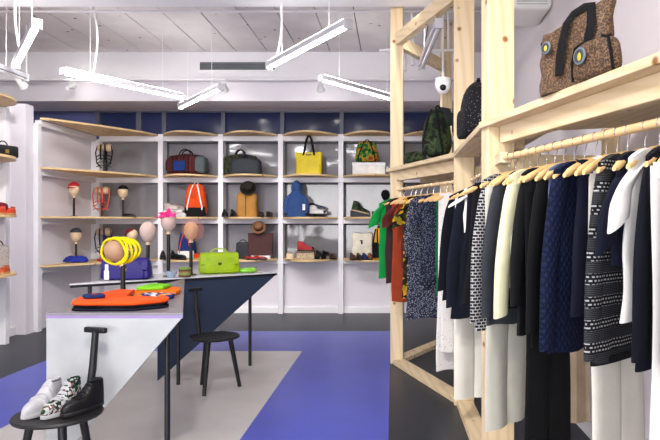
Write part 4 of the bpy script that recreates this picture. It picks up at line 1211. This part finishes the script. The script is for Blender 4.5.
puff('sweater', 'folded black sweater between the navy and the orange ones', 'sweater', small, TB + .0178, TB + .030, BLK2, 'folded sweaters on the grey table')
o, c0 = puff('sweater', 'folded bright orange sweater on top of the pile', 'sweater', swt, TB + .031, TB + .057, cloth('bright_orange', '#e8501c', 150, .2, .05), 'folded sweaters on the grey table')
pt = thing('purse', 'small navy pouch with red motif lying on the orange sweater', 'purse', (-1.735, 3.48, TB + .0588), R(40))
MB().sell((0, 0, .012), .055, .045, .012, .4, .35).build('body', cloth('navy_pouch', '#1d2a55'), pt)
MB().sell((.0, -.012, .0235), .018, .016, .003, .5, .6).build('motif', RED, pt)
MB().sell((.0, .02, .0235), .04, .006, .002, .5, .6).build('stripe', BLUE, pt)
pol = lambda x, y, w, d: [(x - w / 2, y - d / 2), (x + w / 2, y - d / 2), (x + w / 2, y + d / 2), (x - w / 2, y + d / 2)]
puff('scarf', 'orange folded scarf underneath the lime green one', 'scarf', [(-1.77, 4.03), (-1.47, 4.06), (-1.56, 4.40), (-1.81, 4.36)], TB, TB + .028, cloth('scarf_orange', '#ea6c10', 150, .2, .04))
puff('scarf', 'neon green folded scarf on top of the orange scarf', 'scarf', [(-1.765, 4.13), (-1.60, 4.17), (-1.61, 4.36), (-1.775, 4.36)], TB + .0295, TB + .052, cloth('neon_green', '#7ccc28', 150, .2, .04))
puff('scarf', 'blue and white striped scarf in front of the orange scarf', 'scarf', [(-1.68, 3.86), (-1.44, 3.88), (-1.45, 3.99), (-1.66, 3.99)], TB, TB + .03, None or cells('blue_white_stripes', ['#2a3568', '#d8d8de', '#2a3568', '#c8702a'], 30))
h, c, M = head_stand('tilted brown head on a black pole wearing yellow loops', 123, 4.02, TB, 1.4 - 29 / 600 * 4.02, .070, WOODD, R(-30), pr=.016, rk_=1.1, hx=-.05)
yh = thing('headpiece', 'yellow looped cord headpiece around the tilted brown head', 'headwear', c)
ax = Vector((-.25, -.96, -.10)).normalized()
qa = ax.to_track_quat('Z', 'Y').to_matrix()
for k, (r1, off, tx, ty) in enumerate(((.086, .02, 0, 4), (.090, .004, -7, -5), (.086, -.014, 8, 3), (.085, -.030, -5, 9), (.078, -.046, 7, -8), (.070, -.060, -9, 6))):
    mm = qa @ Matrix.Rotation(R(tx), 3, 'X') @ Matrix.Rotation(R(ty), 3, 'Y')
    pts = [mm @ Vector((r1 * 1.04 * math.cos(a), r1 * math.sin(a), .005 * math.sin(4 * a + k))) + ax * off + Vector((.011 * k, 0, 0)) for a in [2 * PI * q / 36 for q in range(36)]]
    MB().tube(pts, .008, 8, closed=True).build('cord_loop', cloth('yellow_cord', '#dccb14', 100, .3, .05), yh)
MB().box(-.035, -.014, -.075, -.072, -.14, -.085).build('swing_tag', PALEC, yh)

# ================================================================== bags on the rack shelves
ST = 1.9305
backpack('camouflage backpack on the far rack shelf', (on(437, 5.0, 0).x, 5.0, ST), R(-25), .22, .41, .19, CAMO, CAMO, BLK2, tp=.26, e=.8)
pc = thing('pouch', 'small camouflage pouch lying near the far end of rack shelf', 'bag', (on(411, 5.55, 0).x + .04, 5.52, ST), R(-20)); MB().sell((0, 0, .055), .10, .07, .055, .6, .5).build('body', CAMO, pc); MB().tube([(-.09, -.01, .10), (0, -.01, .113), (.09, -.01, .10)], .006, 6).build('zip', BLK2, pc)
backpack('black dotted backpack on the middle rack shelf', (.545, 3.95, ST), R(-82), .32, .385, .17, DOTS, DOTS, None, tp=.2, e=.8)
cp_ = thing('cap', 'dark grey cap shape showing behind the camouflage backpack', 'hat', (on(443, 5.2, 0).x, 5.27, ST)); MB().lathe([(.03, 0), (.03, .30), (.09, .32), (.095, .40), (.07, .46), (0, .48)], 20).build('crown', cloth('graphite', '#2c3034'), cp_)
# leopard tote and pouch
lt = thing('tote_bag', 'large leopard-print tote with black straps on nearest rack shelf', 'bag', (.745, 2.44, ST), R(-58))
rings = []
n = 28
for i in range(13):
    q = i / 12
    ww = .158 * (1 + .14 * q); dd = .075 * (1 - .72 * q)
    ring = []
    for k in range(n):
        a = 2 * PI * k / n
        x = ww * math.copysign(abs(math.cos(a)) ** .4, math.cos(a)); y = dd * math.copysign(abs(math.sin(a)) ** .55, math.sin(a))
        z = .310 * q * (1 + (.10 * x / .16)) - .025 * q * q * math.sin(PI * (x + .18) / .36)
        ring.append((x, y + .012 * math.sin(x * 18 + q * 4) * q + .006 * math.sin(q * 17 + x * 25), z))
    rings.append(ring)
MB().loft(rings).build('body', LEOPARD, lt)
for s in (-1, 1):
    pts = [(-.02, s * .080, .06), (-.022, s * .073, .13), (-.02, s * .060, .20), (-.012, s * .045, .272), (.01, s * .032, .305), (.06, s * .028, .318), (.10, s * .03, .312), (.118, s * .05, .24), (.116, s * .073, .15), (.114, s * .080, .06)]
    MB().tube(pts, .021, 8, flat=.25).build('strap', BLK2, lt)
MB().tube([(-.158, 0, .005), (-.168, 0, .13), (-.180, 0, .245)], .014, 8, flat=.6).build('side_piping', BLK2, lt)
def badge(parent, x, y, z, r):
    M = Matrix.Translation((x, y, z)) @ Matrix.Rotation(R(90), 4, 'X')
    MB().lathe([(0, 0), (r, 0), (r, .004), (r * .86, .006), (0, .005)], 24, M=M).build('badge', plain('badge_silver', '#6f7a82', .35, .3), parent)
    MB().lathe([(0, .0062), (r * .78, .0062), (r * .76, .0075), (0, .0075)], 20, M=M).build('badge_field', plain('badge_field', '#343a3c', .5), parent)
    MB().sell((0, 0, 0), r * .32, .004, r * .5, 1, 1, 14, 8).build('badge_mark', plain('badge_yellow', '#b8a81c', .5), parent, (x + r * .1, y - .0065, z - r * .15))
    MB().sell((0, 0, 0), r * .22, .003, r * .2, 1, 1, 14, 8).build('badge_mark', plain('badge_black', '#20221c', .5), parent, (x - r * .1, y - .0065, z + r * .45))
badge(lt, -.108, -.058, .195, .026)
lp2 = thing('pouch', 'small leopard-print pouch leaning before the big leopard tote', 'bag', (.748, 2.205, ST), R(-66))
MB().sell((0, 0, .07), .105, .033, .07, .5, .45, fn=lambda p: Vector((p.x * (1 - .12 * p.z / .07), p.y, p.z))).build('body', LEOPARD, lp2)
MB().tube([(-.07, 0, .136), (0, 0, .141), (.07, 0, .136)], .006, 6).build('zip', BLK2, lp2)
for x_ in (-1, 1):
    MB().tube([(x_ * .104, -.02, .004), (x_ * .100, -.028, .07), (x_ * .085, -.026, .125), (x_ * .05, -.02, .138)], .006, 8).build('piping', BLK2, lp2)
badge(lp2, -.04, -.042, .085, .032)
